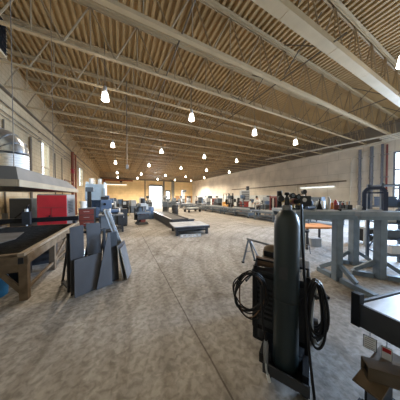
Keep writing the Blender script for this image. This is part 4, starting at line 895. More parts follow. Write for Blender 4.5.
# ---- behind the tables
q = on_view('orange_work_table', 'table with a worn orange top seen below the left welding table', 'table', 3.72, 5.15)
MB().bx(-0.52, 0.42, -0.35, 0.35, 0.64, 0.69).build('top', M_ORANGE, q, 0.005)
for x in (-0.46, 0.36):
    for y in (-0.3, 0.3): MB().bx(x-0.025, x+0.025, y-0.025, y+0.025, 0, 0.64).build('leg', M_DARK, q)
q = on_view('shop_stool', 'thin black shop stool with a round seat beside the orange table', 'stool', 2.98, 4.62)
MB().lathe([(0.15, 0.60), (0.16, 0.62), (0.16, 0.64), (0.14, 0.65)], seg=20).build('seat', M_BLACK, q)
for a in range(4):
    c_, s_ = math.cos(PI/4+a*PI/2), math.sin(PI/4+a*PI/2); MB().tube([(0.11*c_, 0.11*s_, 0.60), (0.19*c_, 0.19*s_, 0)], 0.012, 6).build('leg', M_DARK, q)
MB().tube([(0.165*math.cos(a*PI/8), 0.165*math.sin(a*PI/8), 0.2) for a in range(16)], 0.008, 6, True).build('foot_ring', M_STEEL, q)
q = on_view('carton_box', 'pale grey carton on the floor under the orange table', 'box', 3.75, 5.3)
MB().bx(-0.17, 0.17, -0.17, 0.17, 0, 0.25).build('carton', M_MACHL, q, 0.004); MB().bx(-0.17, -0.005, -0.17, 0.17, 0.251, 0.26).build('flap', M_MACHL, q); MB().bx(0.005, 0.17, -0.17, 0.17, 0.251, 0.26).build('flap', M_MACHL, q)
q = on_view('white_trolley', 'low white topped trolley with a black inside between the two heavy posts', 'trolley', 5.75, 5.5)
MB().bx(-0.28, 0.28, -0.2, 0.2, 0.52, 0.58).build('top', M_MACHL, q, 0.01); MB().bx(-0.22, 0.22, -0.16, 0.18, 0.1, 0.52).build('body', M_BLACK, q)
for x in (-0.26, 0.26):
    for y in (-0.18, 0.18): MB().bx(x-0.02, x+0.02, y-0.02, y+0.02, 0, 0.52).build('leg', M_MACHL, q)
o = thing('white_bottle', 'white bottle standing on the low white trolley', 'bottle', cw(5.72, 5.48, 0.581), VR)
MB().lathe([(0.05, 0), (0.055, 0.02), (0.055, 0.16), (0.02, 0.22), (0.02, 0.25)], seg=16).build('bottle_body', M_WHITE, o); MB().lathe([(0.024, 0.25), (0.024, 0.29), (0.02, 0.292)], seg=12).build('cap', M_BLUE, o)
# small stuff on the floor / behind to the right wall
q = on_view('dark_workbench', 'long dark workbench by the right wall behind the welding tables', 'workbench', 7.25, 10.2, rz=PI/2)
MB().bx(-1.5, 1.5, -0.4, 0.4, 0.84, 0.90).build('top', M_MACH, q)
for x in (-1.4, 0, 1.4):
    for y in (-0.35, 0.35): MB().bx(x-0.03, x+0.03, y-0.03, y+0.03, 0, 0.84).build('leg', M_DARK, q)
MB().bx(-1.45, 1.45, -0.35, 0.35, 0.2, 0.24).build('shelf', M_DARK, q)
for k, (dx, dyy, w_, h_, m_, lab) in enumerate([(0.1, -1.1, 0.4, 0.35, M_MAROON, 'dark red case on the long dark bench, nearest end'), (0.0, -0.4, 0.45, 0.45, M_MACHL, 'pale grey machine box on the middle of the long dark bench'), (0.05, 0.4, 0.3, 0.30, M_BLACK, 'black case on the long dark bench'), (0.0, 1.05, 0.4, 0.5, M_BLUE, 'blue machine box on the far end of the long dark bench')]):
    b = thing('tool_box', lab, 'tool box', cw(7.25, 10.2, 0.901)+Vector((dx, dyy, 0)), 0.1*k, 'boxes on the long dark bench')
    MB().bx(-0.15, 0.15, -w_/2, w_/2, 0, h_*0.75).build('box_body', m_, b, 0.01); MB().bx(-0.15, 0.15, -w_/2, w_/2, h_*0.75+0.002, h_).build('lid', m_, b, 0.012); MB().bx(-0.165, -0.151, -0.03, 0.03, h_*0.68, h_*0.82).build('latch', M_SILVER, b)

# tall open rack at the right edge
q = on_view('storage_rack', 'tall open blue grey rack with shelves by the bright window at the right edge', 'rack', 4.52, 3.80, rz=VR-0.25)
mB = mat('rack_blue', (0.10, 0.13, 0.18), 0.5, 0.3)
for x in (-0.30, 0.34):
    for y in (-0.2, 0.2): MB().bx(x-0.025, x+0.025, y-0.025, y+0.025, 0, 1.92).build('post', mB, q)
for zz in (0.25, 0.62, 0.98, 1.36, 1.86): MB().bx(-0.275, 0.315, -0.22, 0.22, zz, zz+0.03).build('shelf', mB, q)
MB().bar((-0.30, -0.235, 0.30), (-0.30, -0.235, 0.95), 0.02, 0.03).bar((-0.27, 0.235, 0.3), (0.31, 0.235, 1.3), 0.02, 0.03).build('brace', mB, q)
RM = Matrix.Rotation(VR-0.25, 3, 'Z')
for k, (x, zz, w_, h_, m_, lab) in enumerate([(-0.1, 1.391, 0.24, 0.22, M_BLUE, 'blue case on the highest stocked shelf of the right rack'), (0.17, 1.391, 0.16, 0.16, M_MACHL, 'pale box on the highest stocked shelf of the right rack'), (-0.08, 1.011, 0.2, 0.16, M_WHITE, 'white box on the middle shelf of the right rack'), (0.16, 1.011, 0.2, 0.2, M_MACH, 'grey box on the middle shelf of the right rack'),
                                       (0.0, 0.651, 0.36, 0.18, M_MACH, 'wide grey box on the lower shelf of the right rack'), (0.05, 0.281, 0.3, 0.2, M_WHITE, 'white box on the bottom shelf of the right rack')]):
    o = thing('storage_box', lab, 'box', cw(4.52, 3.80, zz)+RM @ Vector((x, 0, 0)), VR-0.25+0.04*k, 'boxes on the right rack')
    MB().bx(-w_/2, w_/2, -0.14, 0.14, 0, h_*0.8).build('box_body', m_, o, 0.008); MB().bx(-w_/2-0.004, w_/2+0.004, -0.144, 0.144, h_*0.8+0.001, h_).build('lid', m_, o, 0.006)

# loose floor plates
q = tag(MB().box((0, 0, 0.02), (0.20, 0.12, 0.04)).build('floor_offcut', M_BLACK, None, 0.003), 'small flat black steel block lying on the floor right of the cylinder cart', 'steel block')
q.location = cw(1.93, 2.53, 0.001); q.rotation_euler = (0, 0, VR)
q = tag(MB().box((0, 0, 0.02), (0.24, 0.1, 0.04)).build('floor_offcut', M_DARK, None, 0.003), 'dark steel block at the near end of the long foot beam', 'steel block'); q.location = cw(2.80, 2.44, 0.001); q.rotation_euler = (0, 0, VR)

# ------------------------------------------------------------------ folding trestle
q = thing('folding_trestle', 'thin grey folding steel trestle on the floor left of the gas cylinder', 'trestle', (0, 0, 0))
A, B = cw(1.18, 3.98, 0.56), cw(1.62, 3.28, 0.56)
MB().bar(A, B, 0.05, 0.045).build('top_bar', M_STEEL, q)
ax = (B-A); ax.z = 0; ax.normalize(); nn = Vector((-ax.y, ax.x, 0))
for P, s1 in ((A, 1), (B, -1)):
    for sg in (-1, 1):
        c0 = P+ax*s1*0.05+nn*sg*0.02-Vector((0, 0, 0.022)); c1 = P+ax*s1*(0.02 if sg < 0 else 0.10)+nn*sg*0.17; c1.z = 0.0
        MB().bar(c0, c1, 0.03, 0.03).build('leg', M_MACH, q)
        MB().bx(c1.x-0.025, c1.x+0.025, c1.y-0.025, c1.y+0.025, 0, 0.03).build('rubber_foot', M_RUBBER, q)
    MB().bar(P+ax*s1*0.06+nn*0.09-Vector((0, 0, 0.3)), P+ax*s1*0.045-nn*0.09-Vector((0, 0, 0.3)), 0.02, 0.02).build('spreader', M_STEEL, q)
MB().bar(A+ax*0.10-Vector((0, 0, 0.03)), A+ax*0.32-Vector((0, 0, 0.35)), 0.02, 0.025).build('brace', M_STEEL, q)

# ------------------------------------------------------------------ gas cylinder cart
CO = cw(0.755, 1.39); CR = math.atan2(-0.870, 0.496)
cart = thing('welding_cart', 'black welding machine on a wheeled cart in the near middle of the floor', 'welding cart', CO, CR)
MB().bx(-0.34, 0.17, 0.16, 0.74, 0.20, 0.80).build('welder_case', M_BLACK, cart, 0.012)
MB().bx(-0.345, 0.175, 0.155, 0.745, 0.801, 0.825).build('case_lid', M_DARK, cart, 0.006)
MB().bx(-0.31, 0.14, 0.150, 0.159, 0.26, 0.76).build('back_panel', M_DARK, cart)
q3 = MB()
for k in range(7): q3.bx(-0.29, -0.13, 0.142, 0.1495, 0.34+0.05*k, 0.36+0.05*k)
q3.build('vent_slots', M_BLACK, cart)
MB().bx(-0.16, 0.18, -0.13, 0.155, 0.085, 0.115).bx(-0.32, 0.18, 0.155, 0.76, 0.085, 0.115).build('platform', M_BLACK, cart, 0.004)
MB().bx(-0.16, 0.18, -0.145, -0.131, 0.085, 0.17).build('platform_lip', M_DARK, cart)
for x in (-0.30, 0.16): MB().bx(x-0.02, x+0.02, 0.13, 0.16, 0.115, 0.88).build('upright', M_BLACK, cart)
MB().bx(0.13, 0.17, -0.10, 0.10, 0.115, 0.20).build('cylinder_stop', M_BLACK, cart)
MB().bx(-0.20, -0.16, -0.10, 0.10, 0.115, 0.20).build('cylinder_stop', M_BLACK, cart)
MB().tube([(-0.30, 0.145, 0.88), (-0.30, 0.20, 0.93), (0.16, 0.20, 0.93), (0.16, 0.145, 0.88)], 0.014, 8).build('push_handle', M_BLACK, cart)
for x in (-0.12, 0.15):
    MB().cyl((x-0.02, -0.06, 0.04), (x+0.02, -0.06, 0.04), 0.04, seg=16).build('caster', M_RUBBER, cart); MB().bx(x-0.03, x+0.03, -0.075, -0.045, 0.06, 0.085).build('caster_fork', M_STEEL, cart)
for x in (-0.355, 0.235): MB().cyl((x-0.025, 0.62, 0.11), (x+0.025, 0.62, 0.11), 0.11, seg=20).build('wheel', M_RUBBER, cart)
MB().cyl((-0.33, 0.62, 0.11), (0.21, 0.62, 0.11), 0.012).build('axle', M_STEEL, cart)
# chain
q3 = MB(); n = 36
q3.tube([(-0.15, 0.125, 0.72)]+[(0.108*math.cos(a), 0.0+0.108*math.sin(a), 0.72) for a in [PI*0.92+k*(1.16*PI)/14 for k in range(15)]]+[(0.15, 0.125, 0.72)], 0.003, 6)
q3.build('chain', M_DARK, cart)
# hooks for cables
MB().tube([(-0.31, 0.15, 0.80), (-0.33, 0.02, 0.80), (-0.33, -0.07, 0.80)], 0.012, 6).build('cable_hook', M_DARK, cart)
MB().tube([(0.172, 0.145, 0.79), (0.205, 0.08, 0.785), (0.215, 0.0, 0.785)], 0.012, 6).build('cable_hook', M_DARK, cart)
def carted(p): return CO+Matrix.Rotation(CR, 3, 'Z') @ Vector(p)
cyl = thing('gas_cylinder', 'tall dark green black gas cylinder chained upright on the welding cart', 'gas cylinder', carted((0, 0, 0.116)), CR)
MB().lathe([(0.088, 0), (0.099, 0.012), (0.1, 0.03), (0.1, 1.24), (0.097, 1.275), (0.087, 1.315), (0.070, 1.345), (0.048, 1.365), (0.034, 1.372)], seg=40).build('shell', M_CYL, cyl)
MB().lathe([(0.038, 1.372), (0.040, 1.378), (0.040, 1.41), (0.034, 1.415)], seg=20).build('neck_ring', M_STEEL, cyl)
vv = MB().lathe([(0.018, 1.415), (0.020, 1.42), (0.018, 1.48), (0.010, 1.485), (0.010, 1.50)], seg=14).build('valve', M_DARK, cyl)
MB().lathe([(0.018, 1.50), (0.021, 1.505), (0.019, 1.522), (0.010, 1.525)], seg=14).build('hand_wheel', M_BLACK, vv)
MB().bx(-0.045, 0.02, -0.1015, -0.1005, 0.80, 0.90).build('label_sticker', M_DARK, cyl)
rg = thing('gas_regulator', 'black and dark red gas regulator with gauges on top of the gas cylinder', 'regulator', carted((0, 0, 0.116+1.45)), VR)
MB().cyl((0.022, 0, 0), (0.04, 0, 0), 0.012, seg=10).build('inlet_nut', M_BRASS, rg); MB().cyl((0.06, -0.03, -0.005), (0.06, 0.03, -0.005), 0.026, seg=18).build('body', M_MAROON, rg); MB().cyl((0.06, -0.07, -0.005), (0.06, -0.031, -0.005), 0.016, 0.022, 14).build('adjusting_knob', M_BLACK, rg)
for (gx, gz) in ((0.045, 0.046), (0.092, 0.034)):
    g_ = MB().cyl((gx, -0.016, gz), (gx, 0.012, gz), 0.023, seg=20).build('gauge', M_BLACK, rg); MB().cyl((gx, -0.0165, gz), (gx, -0.0175, gz), 0.015, seg=18).build('dial', M_MACH, g_)
MB().cyl((0.08, 0, -0.02), (0.108, 0, -0.03), 0.010, seg=10).build('outlet', M_BRASS, rg)
MB().cyl((0.06, 0.0, -0.06), (0.06, 0, -0.032), 0.010, seg=10).build('relief_valve', M_BRASS, rg)
rg2 = thing('gas_regulator', 'small dark flow meter on the left of the cylinder valve', 'regulator', carted((0, 0, 0.116+1.45)), VR, None)
MB().cyl((-0.045, 0, 0), (-0.024, 0, 0), 0.012, seg=10).build('inlet_nut', M_BRASS, rg2); MB().cyl((-0.065, 0, -0.05), (-0.065, 0, 0.085), 0.02, seg=14).build('flow_tube', M_BLACK, rg2); MB().cyl((-0.065, -0.012, 0.02), (-0.065, -0.034, 0.02), 0.026, seg=16).build('knob', M_DARK, rg2)
hs = thing('gas_hose', 'black gas hose hanging from the regulator down the right of the cylinder', 'hose', (0, 0, 0))
K = CO
def vw(dx, dz, h): return CO+Vector((cy*dx+sy*dz, -sy*dx+cy*dz, h))
def smooth(P, n=6):
    P = [Vector(p) for p in P]; out = []
    for i in range(len(P)-1):
        p0 = P[max(i-1, 0)]; p1 = P[i]; p2 = P[i+1]; p3 = P[min(i+2, len(P)-1)]
        for k in range(n):
            t_ = k/n; out.append(0.5*((2*p1)+(p2-p0)*t_+(2*p0-5*p1+4*p2-p3)*t_*t_+(3*p1-p0-3*p2+p3)*t_**3))
    return out+[P[-1]]
MB().tube(smooth([vw(0.119, 0.0, 1.533), vw(0.128, 0.0, 1.50), vw(0.122, -0.02, 1.30), vw(0.117, -0.07, 0.9), vw(0.10, -0.14, 0.5), vw(0.10, -0.20, 0.20), vw(0.10, -0.24, 0.014), vw(0.09, -0.26, 0.012), vw(0.03, -0.27, 0.012)]), 0.010, 8).build('hose_run', M_RUBBER, hs)
# left coil: thin cable loops on the left hook
cl = thing('cable_coil', 'thin dark welding cable coiled in loose loops on the left hook of the cart', 'cable coil', carted((-0.33, -0.005, 0.846)), VR)
for k in range(7):
    a0 = random.uniform(-0.25, 0.25); rx, rz_ = 0.14+0.016*math.sin(k*1.7), 0.19+0.02*math.cos(k*2.1); ox = 0.018*math.sin(k*2.6); dy_ = -0.035+0.010*k
    P = []
    for i in range(28):
        a = 2*PI*i/28; P.append((ox+rx*math.sin(a)*(1+0.06*math.sin(3*a+k)), dy_+0.01*math.sin(2*a+k)-0.05, 0.025-rz_+rz_*math.cos(a)+0.012*math.sin(2*a+k*1.3)))
    MB().tube(P, 0.0065, 6, True).build('cable_loop', M_RUBBER if k != 3 else M_BROWNRAG, cl)
cr_ = thing('cable_coil', 'thick black welding cable hanging in long loops on the right hook of the cart', 'cable coil', carted((0.20, 0.055, 0.884)), VR-0.5)
for k in range(8):
    rx, rz_ = 0.045+0.010*math.sin(k*1.9), 0.235+0.03*math.cos(k*2.3); ox = 0.02+0.015*math.sin(k*2.6); dy_ = -0.03+0.012*k
    P = []
    for i in range(28):
        a = 2*PI*i/28; P.append((ox+rx*math.sin(a)*(1.15-0.35*math.cos(a)), dy_-0.02, 0.02-rz_+rz_*math.cos(a)))
    MB().tube(P, 0.0095, 8, True).build('cable_loop', M_RUBBER if k != 3 else M_MACHL, cr_)
# torch hanging low at left
tr = thing('welding_torch', 'grey welding torch hanging with its tip near the floor at the left of the cart', 'torch', (0, 0, 0))
p_ = lambda dx, dz, h: vw(dx, dz, h)
MB().tube(smooth([p_(-0.20, 0.04, 0.80), p_(-0.21, 0.0, 0.60), p_(-0.20, -0.01, 0.46), p_(-0.185, -0.03, 0.36)]), 0.010, 8).build('lead', M_RUBBER, tr)
MB().tube(smooth([p_(-0.185, -0.03, 0.36), p_(-0.19, -0.045, 0.28), p_(-0.195, -0.06, 0.20)], 4), [0.016, 0.019, 0.021, 0.021, 0.021, 0.021, 0.020, 0.018, 0.016], 12).build('handle', M_STEEL, tr)
MB().tube(smooth([p_(-0.195, -0.06, 0.20), p_(-0.195, -0.065, 0.15), p_(-0.188, -0.075, 0.11)], 4), 0.009, 10).build('neck', M_MACHL, tr)
MB().cyl(p_(-0.188, -0.075, 0.11), p_(-0.175, -0.085, 0.06), 0.014, 0.012, 12).build('nozzle', M_WHITE, tr)
MB().bar(p_(-0.165, -0.055, 0.28), p_(-0.167, -0.065, 0.22), 0.012, 0.02).build('trigger', M_BLACK, tr)
# brown leather gloves / rags & paper on top of the welder
def glove(label, loc, rz, m_):
    o = thing('leather_glove', label, 'glove', loc, rz, 'work gloves on the welding cart')
    MB().tube([(-0.14, 0, 0.045), (-0.06, 0, 0.04), (-0.01, 0, 0.04), (0.04, 0, 0.036)], [0.058, 0.045, 0.046, 0.040], 12).build('palm', m_, o)
    for i in range(4): MB().tube(smooth([(0.03, -0.033+0.022*i, 0.036), (0.08, -0.038+0.026*i, 0.042), (0.11+(0.012 if 0 < i < 3 else 0), -0.04+0.027*i, 0.028)], 3), [0.015]*5+[0.014, 0.010], 8).build('finger', m_, o)
    MB().tube(smooth([(-0.02, 0.04, 0.04), (0.02, 0.075, 0.045), (0.055, 0.085, 0.035)], 3), [0.017]*5+[0.015, 0.011], 8).build('thumb', m_, o)
    return o
glove('brown leather glove lying at the left on top of the welding machine', carted((-0.19, 0.28, 0.8425)), CR+0.2, M_BROWNRAG)
glove('dark brown leather glove lying farther back on top of the welding machine', carted((0.02, 0.55, 0.842)), CR+1.2, M_RUST)
o = thing('welding_helmet', 'dull brown welding helmet standing on top of the welding machine', 'welding helmet', carted((-0.20, 0.50, 0.826)), CR-0.2)
MB().lathe([(0.085, 0), (0.10, 0.03), (0.105, 0.10), (0.09, 0.16), (0.05, 0.19), (0.01, 0.20)], seg=20).build('shell', M_RUST, o); MB().box((0, -0.10, 0.11), (0.11, 0.03, 0.06)).build('visor', M_BLACK, o, 0.005); MB().tube([(0.105*math.cos(a), 0.105*math.sin(a), 0.09) for a in [PI*k/10 for k in range(11)]], 0.008, 6).build('head_band', M_STEEL, o)
o = thing('crumpled_paper', 'crumpled white paper lying beside the cylinder on top of the welding machine', 'paper', carted((-0.045, 0.235, 0.826)), CR)
q3 = MB(); n = 7; vs = []
for i in range(n):
    for k in range(n):
        vs.append(((i/(n-1)-0.5)*0.13, (k/(n-1)-0.5)*0.09, 0.018+0.07*(i/(n-1))*random.uniform(0.7, 1)+random.uniform(-0.012, 0.012)))
fs = [(i*n+k, i*n+k+1, (i+1)*n+k+1, (i+1)*n+k) for i in range(n-1) for k in range(n-1)]
ob = q3.add(vs, fs).build('sheet', M_PAPER, o); sm_ = ob.modifiers.new('t', 'SOLIDIFY'); sm_.thickness = 0.002; ob.location.z = -min(v_[2] for v_ in vs)+0.002

# ------------------------------------------------------------------ near right: dark steel table and beams
E_ = Vector((0.42, -0.907)); N_ = Vector((0.965, 0.262))
def nr(a, b, h): # a along the near edge direction, b away to the right (view frame)
    P = Vector((1.30, 1.32))+E_*a+N_*b; return cw(P.x, P.y, h)
def slab(mb, a0, a1, b0, b1, z0, z1):
    vs = [nr(a, b, z) for z in (z0, z1) for a, b in ((a0, b0), (a1, b0), (a1, b1), (a0, b1))]
    return mb.add(vs, [(0,3,2,1),(4,5,6,7),(0,1,5,4),(1,2,6,5),(2,3,7,6),(3,0,4,7)])
st = thing('steel_table', 'heavy dark steel table with a pale scratched top at the near right corner', 'table', (0, 0, 0))
top_m = mat('scratched_top', (0.42, 0.45, 0.50), 0.35, 0.5, scale=9, col2=(0.62, 0.66, 0.72), stretch=(0.4, 1.6, 1))
slab(MB(), 0.02, 0.62, 0.025, 0.85, 0.70, 0.715).build('top', top_m, st)
slab(MB(), 0.0, 0.64, 0.0, 0.024, 0.535, 0.722).build('side_panel', M_DARK, st, 0.003)
slab(MB(), -0.024, 0.0, 0.0, 0.87, 0.60, 0.715).build('back_panel', M_DARK, st, 0.003)
slab(MB(), 0.0, 0.62, 0.851, 0.875, 0.535, 0.722).build('side_panel', M_DARK, st, 0.003)
slab(MB(), -0.025, 0.03, -0.012, 0.045, 0.53, 0.80).build('corner_post', M_BLACK, st, 0.003)
for a, b in ((0.12, 0.55), (0.12, 0.80), (0.57, 0.80), (0.57, 0.45)): slab(MB(), a-0.03, a+0.03, b-0.03, b+0.03, 0, 0.70).build('leg', M_DARK, st)
# brown I beam below on a dark stand
ib = thing('i_beam', 'deep brown rusty steel beam standing on edge beside the near right table', 'steel beam', (0, 0, 0))
b0, b1 = cw(1.045, 0.985, -0.02), cw(1.50, 1.225, -0.02); dd = (b1-b0).normalized(); ss = Vector((dd.y, -dd.x, 0))
up = Vector((0, 0, 1))
MB().bar(b0+up*0.405, b1+up*0.405, 0.13, 0.012).build('top_flange', M_RUST, ib); MB().bar(b0+up*0.2275, b1+up*0.2275, 0.012, 0.341).build('web', M_BLACK, ib); MB().bar(b0+up*0.05, b1+up*0.05, 0.13, 0.012).build('bottom_flange', M_BLACK, ib)
sd = thing('timber_bearer', 'dark bearer on the floor under the deep brown beam at the near right', 'bearer', (b0+dd*0.25)*1.0+up*0.0, math.atan2(ss.y, ss.x))
MB().bx(-0.12, 0.12, -0.05, 0.05, 0.02, 0.043).build('block', M_BLACK, sd); MB().bx(-0.12, -0.09, -0.052, -0.050, 0.024, 0.038).build('end_mark', M_DARK, sd)
rd = thing('steel_rod', 'thin black rod leaning against the end of the brown beam at the near right', 'rod', (0, 0, 0))
MB().tube([cw(0.80, 0.93, 0.008), cw(1.0, 0.955, 0.36)], 0.008, 8).build('rod_body', M_BLACK, rd)
ch = thing('box_tube', 'dark brown steel box tube lying across the top of the brown beam', 'steel tube', (0, 0, 0))
h0, h1 = cw(1.12, 1.07, 0.392), cw(1.43, 0.95, 0.392); d3 = (h1-h0).normalized(); n3 = Vector((d3.y, -d3.x, 0))
M_RUSTD = mat('dark_rust', (0.060, 0.044, 0.030), 0.6, 0.2, scale=7, bump=0.2, col2=(0.11, 0.082, 0.055))
q3 = MB(); q3.bar(h0+up*0.004, h1+up*0.004, 0.09, 0.008); q3.bar(h0+up*0.086, h1+up*0.086, 0.09, 0.008)
for sg in (-1, 1): q3.bar(h0+up*0.045+n3*0.041*sg, h1+up*0.045+n3*0.041*sg, 0.008, 0.074)
q3.build('tube_wall', M_RUSTD, ch, 0.004); MB().bar(h0+up*0.045+d3*0.02, h0+up*0.045+d3*0.03, 0.072, 0.072).build('tube_end_shade', M_BLACK, ch)  # black inset plate paints the dark hollow inside the tube
# tags
for k, (a, w_, h_, m_, lab) in enumerate([(0.085, 0.075, 0.10, M_PAPER, 'white printed card in a dark holder hanging under the near right table'), (0.175, 0.055, 0.095, M_PAPER, 'white and red warning card hanging right of the white card')]):
    o = thing('job_card', lab, 'card', nr(a, 0.010, 0.392), 0, 'cards hanging under the near right table')
    rz = math.atan2((nr(1, 0, 0)-nr(0, 0, 0)).y, (nr(1, 0, 0)-nr(0, 0, 0)).x); o.rotation_euler = (0, 0, rz+0.25)
    MB().bx(-w_/2, w_/2, 0, 0.004, 0, h_).build('holder', M_BLACK if k == 0 else M_MACHL, o); MB().bx(-w_/2+0.004, w_/2-0.004, -0.0015, -0.0002, 0.004, h_-0.004).build('sheet', m_, o)
    if k == 0:
        q3 = MB()
        for i in range(5): q3.bx(-w_/2+0.01, w_/2-0.012-0.006*(i % 2), -0.0022, -0.0017, 0.016+0.016*i, 0.020+0.016*i)
        q3.build('print_lines', M_STEEL, o)
    else:
        MB().bx(-w_/2+0.006, w_/2-0.006, -0.0022, -0.0017, 0.055, 0.085).build('red_block', M_RED, o)
    MB().tube([(0, 0.002, h_), (0, 0.002, 0.136)], 0.0025, 5).build('hanging_wire', M_STEEL, o)

# ------------------------------------------------------------------ people
def skin_mesh(name, verts, edges, radii, m, parent, root=0, sub=1):
    me = bpy.data.meshes.new(name); me.from_pydata(verts, edges, []); me.update(); me.materials.append(m)
    o = bpy.data.objects.new(name, me); C.objects.link(o); o.parent = parent
    sk = o.modifiers.new('skin', 'SKIN'); sk.use_smooth_shade = True
    if not me.skin_vertices: me.attributes
    sv = me.skin_vertices[0].data if me.skin_vertices else None
    if sv is None: return o
    for i, r_ in enumerate(radii):
        sv[i].radius = (r_, r_) if not isinstance(r_, tuple) else r_; sv[i].use_root = (i == root)
    ss_ = o.modifiers.new('sub', 'SUBSURF'); ss_.levels = sub; ss_.render_levels = sub
    return o
def tubular(pts, rad, mb, seg=10): mb.tube(smooth(pts, 4), interp(rad, 4), seg); return mb
def interp(r_, n):
    out = []
    for i in range(len(r_)-1):
        for k in range(n): out.append(r_[i]+(r_[i+1]-r_[i])*k/n)
    return out+[r_[-1]]
def person(label, loc, rz, J, shirt, hair_m=M_HAIR):
    """J: joint dict in local coords, facing -Y. One continuous body grown by a skin modifier; clothes as children."""
    p = thing('person', label, 'person', loc, rz)
    V, E, R = [], [], []; idx = {}
    def jv(n, r_, par=None, co=None):
        idx[n] = len(V); V.append(tuple(co if co is not None else J[n])); R.append(r_)
        if par is not None: E.append((idx[par], idx[n]))
    jv('pelvis', 0.12); jv('waist', 0.115, 'pelvis'); jv('chest', 0.135, 'waist'); jv('neck', 0.055, 'chest')
    hd_ = Vector(J['head']); nk = Vector(J['neck']); hdir = (hd_-nk).normalized()
    jv('head', 0.082, 'neck'); jv('crown', 0.062, 'head', hd_+hdir*0.10)
    jv('nose', 0.016, 'head', hd_+Vector(J.get('face', (0, -1, 0)))*0.105)
    for s_ in ('l', 'r'):
        jv('sho'+s_, 0.062, 'chest'); jv('elb'+s_, 0.045, 'sho'+s_); jv('wri'+s_, 0.030, 'elb'+s_)
        w_ = Vector(J['wri'+s_]); f_ = (w_-Vector(J['elb'+s_])).normalized(); side = f_.orthogonal().normalized()
        jv('palm'+s_, 0.032, 'wri'+s_, w_+f_*0.07)
        for k in range(4):
            o_ = side*(0.027-0.018*k); c0 = w_+f_*0.085+o_
            jv('f%d%s' % (k, s_), 0.009, 'palm'+s_, c0+f_*0.03); jv('g%d%s' % (k, s_), 0.008, 'f%d%s' % (k, s_), c0+f_*(0.065+0.012*(k in (1, 2)))+f_.cross(side)*0.015)
        jv('th'+s_, 0.010, 'wri'+s_, w_+f_*0.045+side*0.045); jv('tt'+s_, 0.008, 'th'+s_, w_+f_*0.085+side*0.055)
        jv('hip'+s_, 0.088, 'pelvis'); jv('kne'+s_, 0.060, 'hip'+s_); jv('ank'+s_, 0.040, 'kne'+s_); jv('toe'+s_, 0.034, 'ank'+s_, Vector(J['ank'+s_])+Vector(J.get('toe', (0, -0.17, 0)))+Vector((0, 0, -0.035)))
    body = skin_mesh('body', V, E, R, M_SKIN, p)
    face = Vector(J.get('face', (0, -1, 0))); right = face.cross(Vector((0, 0, 1))).normalized()
    # shirt
    mb = MB(); tubular([J['pelvis'], J['waist'], J['chest'], Vector(J['neck'])-Vector((0, 0, 0.03))], [0.150, 0.150, 0.170, 0.070], mb, 14)
    for s_ in ('l', 'r'): tubular([Vector(J['chest'])*0.35+Vector(J['sho'+s_])*0.65, J['sho'+s_], Vector(J['sho'+s_])*0.45+Vector(J['elb'+s_])*0.55, J['elb'+s_]], [0.085, 0.080, 0.066, 0.058], mb, 12)
    mb.build('shirt', shirt, p)
    mb = MB(); tubular([Vector(J['waist'])*0.35+Vector(J['pelvis'])*0.65, J['pelvis'], Vector(J['pelvis'])-Vector((0, 0, 0.08))], [0.152, 0.160, 0.13], mb, 14)
    for s_ in ('l', 'r'): tubular([J['hip'+s_], J['kne'+s_], Vector(J['ank'+s_])+Vector((0, 0, 0.02))], [0.105, 0.078, 0.062], mb, 12)
    mb.build('trousers', M_TROUS, p)
    for s_ in ('l', 'r'):
        a = Vector(J['ank'+s_]); t_ = Vector(J.get('toe', (0, -0.17, 0)))
        MB().tube([a-t_*0.3+Vector((0, 0, -0.03)), a+Vector((0, 0, -0.03)), a+t_*0.8+Vector((0, 0, -0.035)), a+t_*1.15+Vector((0, 0, -0.04))], [0.045, 0.052, 0.045, 0.035], 10).tube([a+Vector((0, 0, -0.02)), a+Vector((0, 0, 0.09))], [0.052, 0.054], 10).build('boot', M_BLACK, p)
    # hair: cap over the back and top of the head
    mb = MB(); c0 = hd_+hdir*0.045-face*0.018
    Z = hdir; X_ = right; Y_ = X_.cross(Z) ; T = Matrix((X_, Y_, Z)).transposed().to_4x4(); T.translation = c0
    prof = [(0.101*math.cos(t0), 0.118*math.sin(t0)) for t0 in [-0.35+k*(PI/2+0.35)/6 for k in range(7)]]
    mb.lathe(prof, seg=16, X=T); hr = mb.build('hair', hair_m, p)
    e = MB()
    for s_ in (-1, 1): e.lathe([(0.002, -0.009), (0.009, -0.003), (0.009, 0.003), (0.002, 0.009)], tuple(hd_+face*0.083+right*0.032*s_+hdir*0.015), 8)
    e.build('eyes', M_BLACK, p)
    MB().bar(hd_+face*0.086-right*0.022-hdir*0.055, hd_+face*0.086+right*0.022-hdir*0.055, 0.008, 0.008).build('mouth', M_MAROON, p)
    e = MB()
    for s_ in (-1, 1): e.box(tuple(hd_+right*0.092*s_-face*0.005), (0.018, 0.03, 0.055))
    e.build('ears', M_SKIN, p)
    return p
def J_stand(lean=0.0, reach=0.3, turn=0.0):
    pel = Vector((0, 0.0, 0.93))
    def up_(h, side=0.0): return pel+Vector((side, -math.sin(lean)*h, math.cos(lean)*h))
    J = {'pelvis': pel, 'waist': up_(0.18), 'chest': up_(0.40), 'neck': up_(0.56), 'head': up_(0.66)+Vector((0, -0.03, 0)), 'shol': up_(0.47, 0.18), 'shor': up_(0.47, -0.18),
         'hipl': (0.10, 0, 0.87), 'hipr': (-0.10, 0, 0.87), 'knel': (0.11, -0.03, 0.48), 'kner': (-0.11, -0.05, 0.48), 'ankl': (0.12, 0.03, 0.09), 'ankr': (-0.12, -0.02, 0.09)}
    for s_, sg in (('l', 1), ('r', -1)):
        sh = Vector(J['sho'+s_]); J['elb'+s_] = sh+Vector((0.05*sg, -reach*0.4, -0.25)); J['wri'+s_] = J['elb'+s_]+Vector((-0.05*sg, -reach*0.75, -0.08))
    J['face'] = Vector((0, -math.cos(lean*0.8+0.15), -math.sin(lean*0.8+0.15)))
    return J
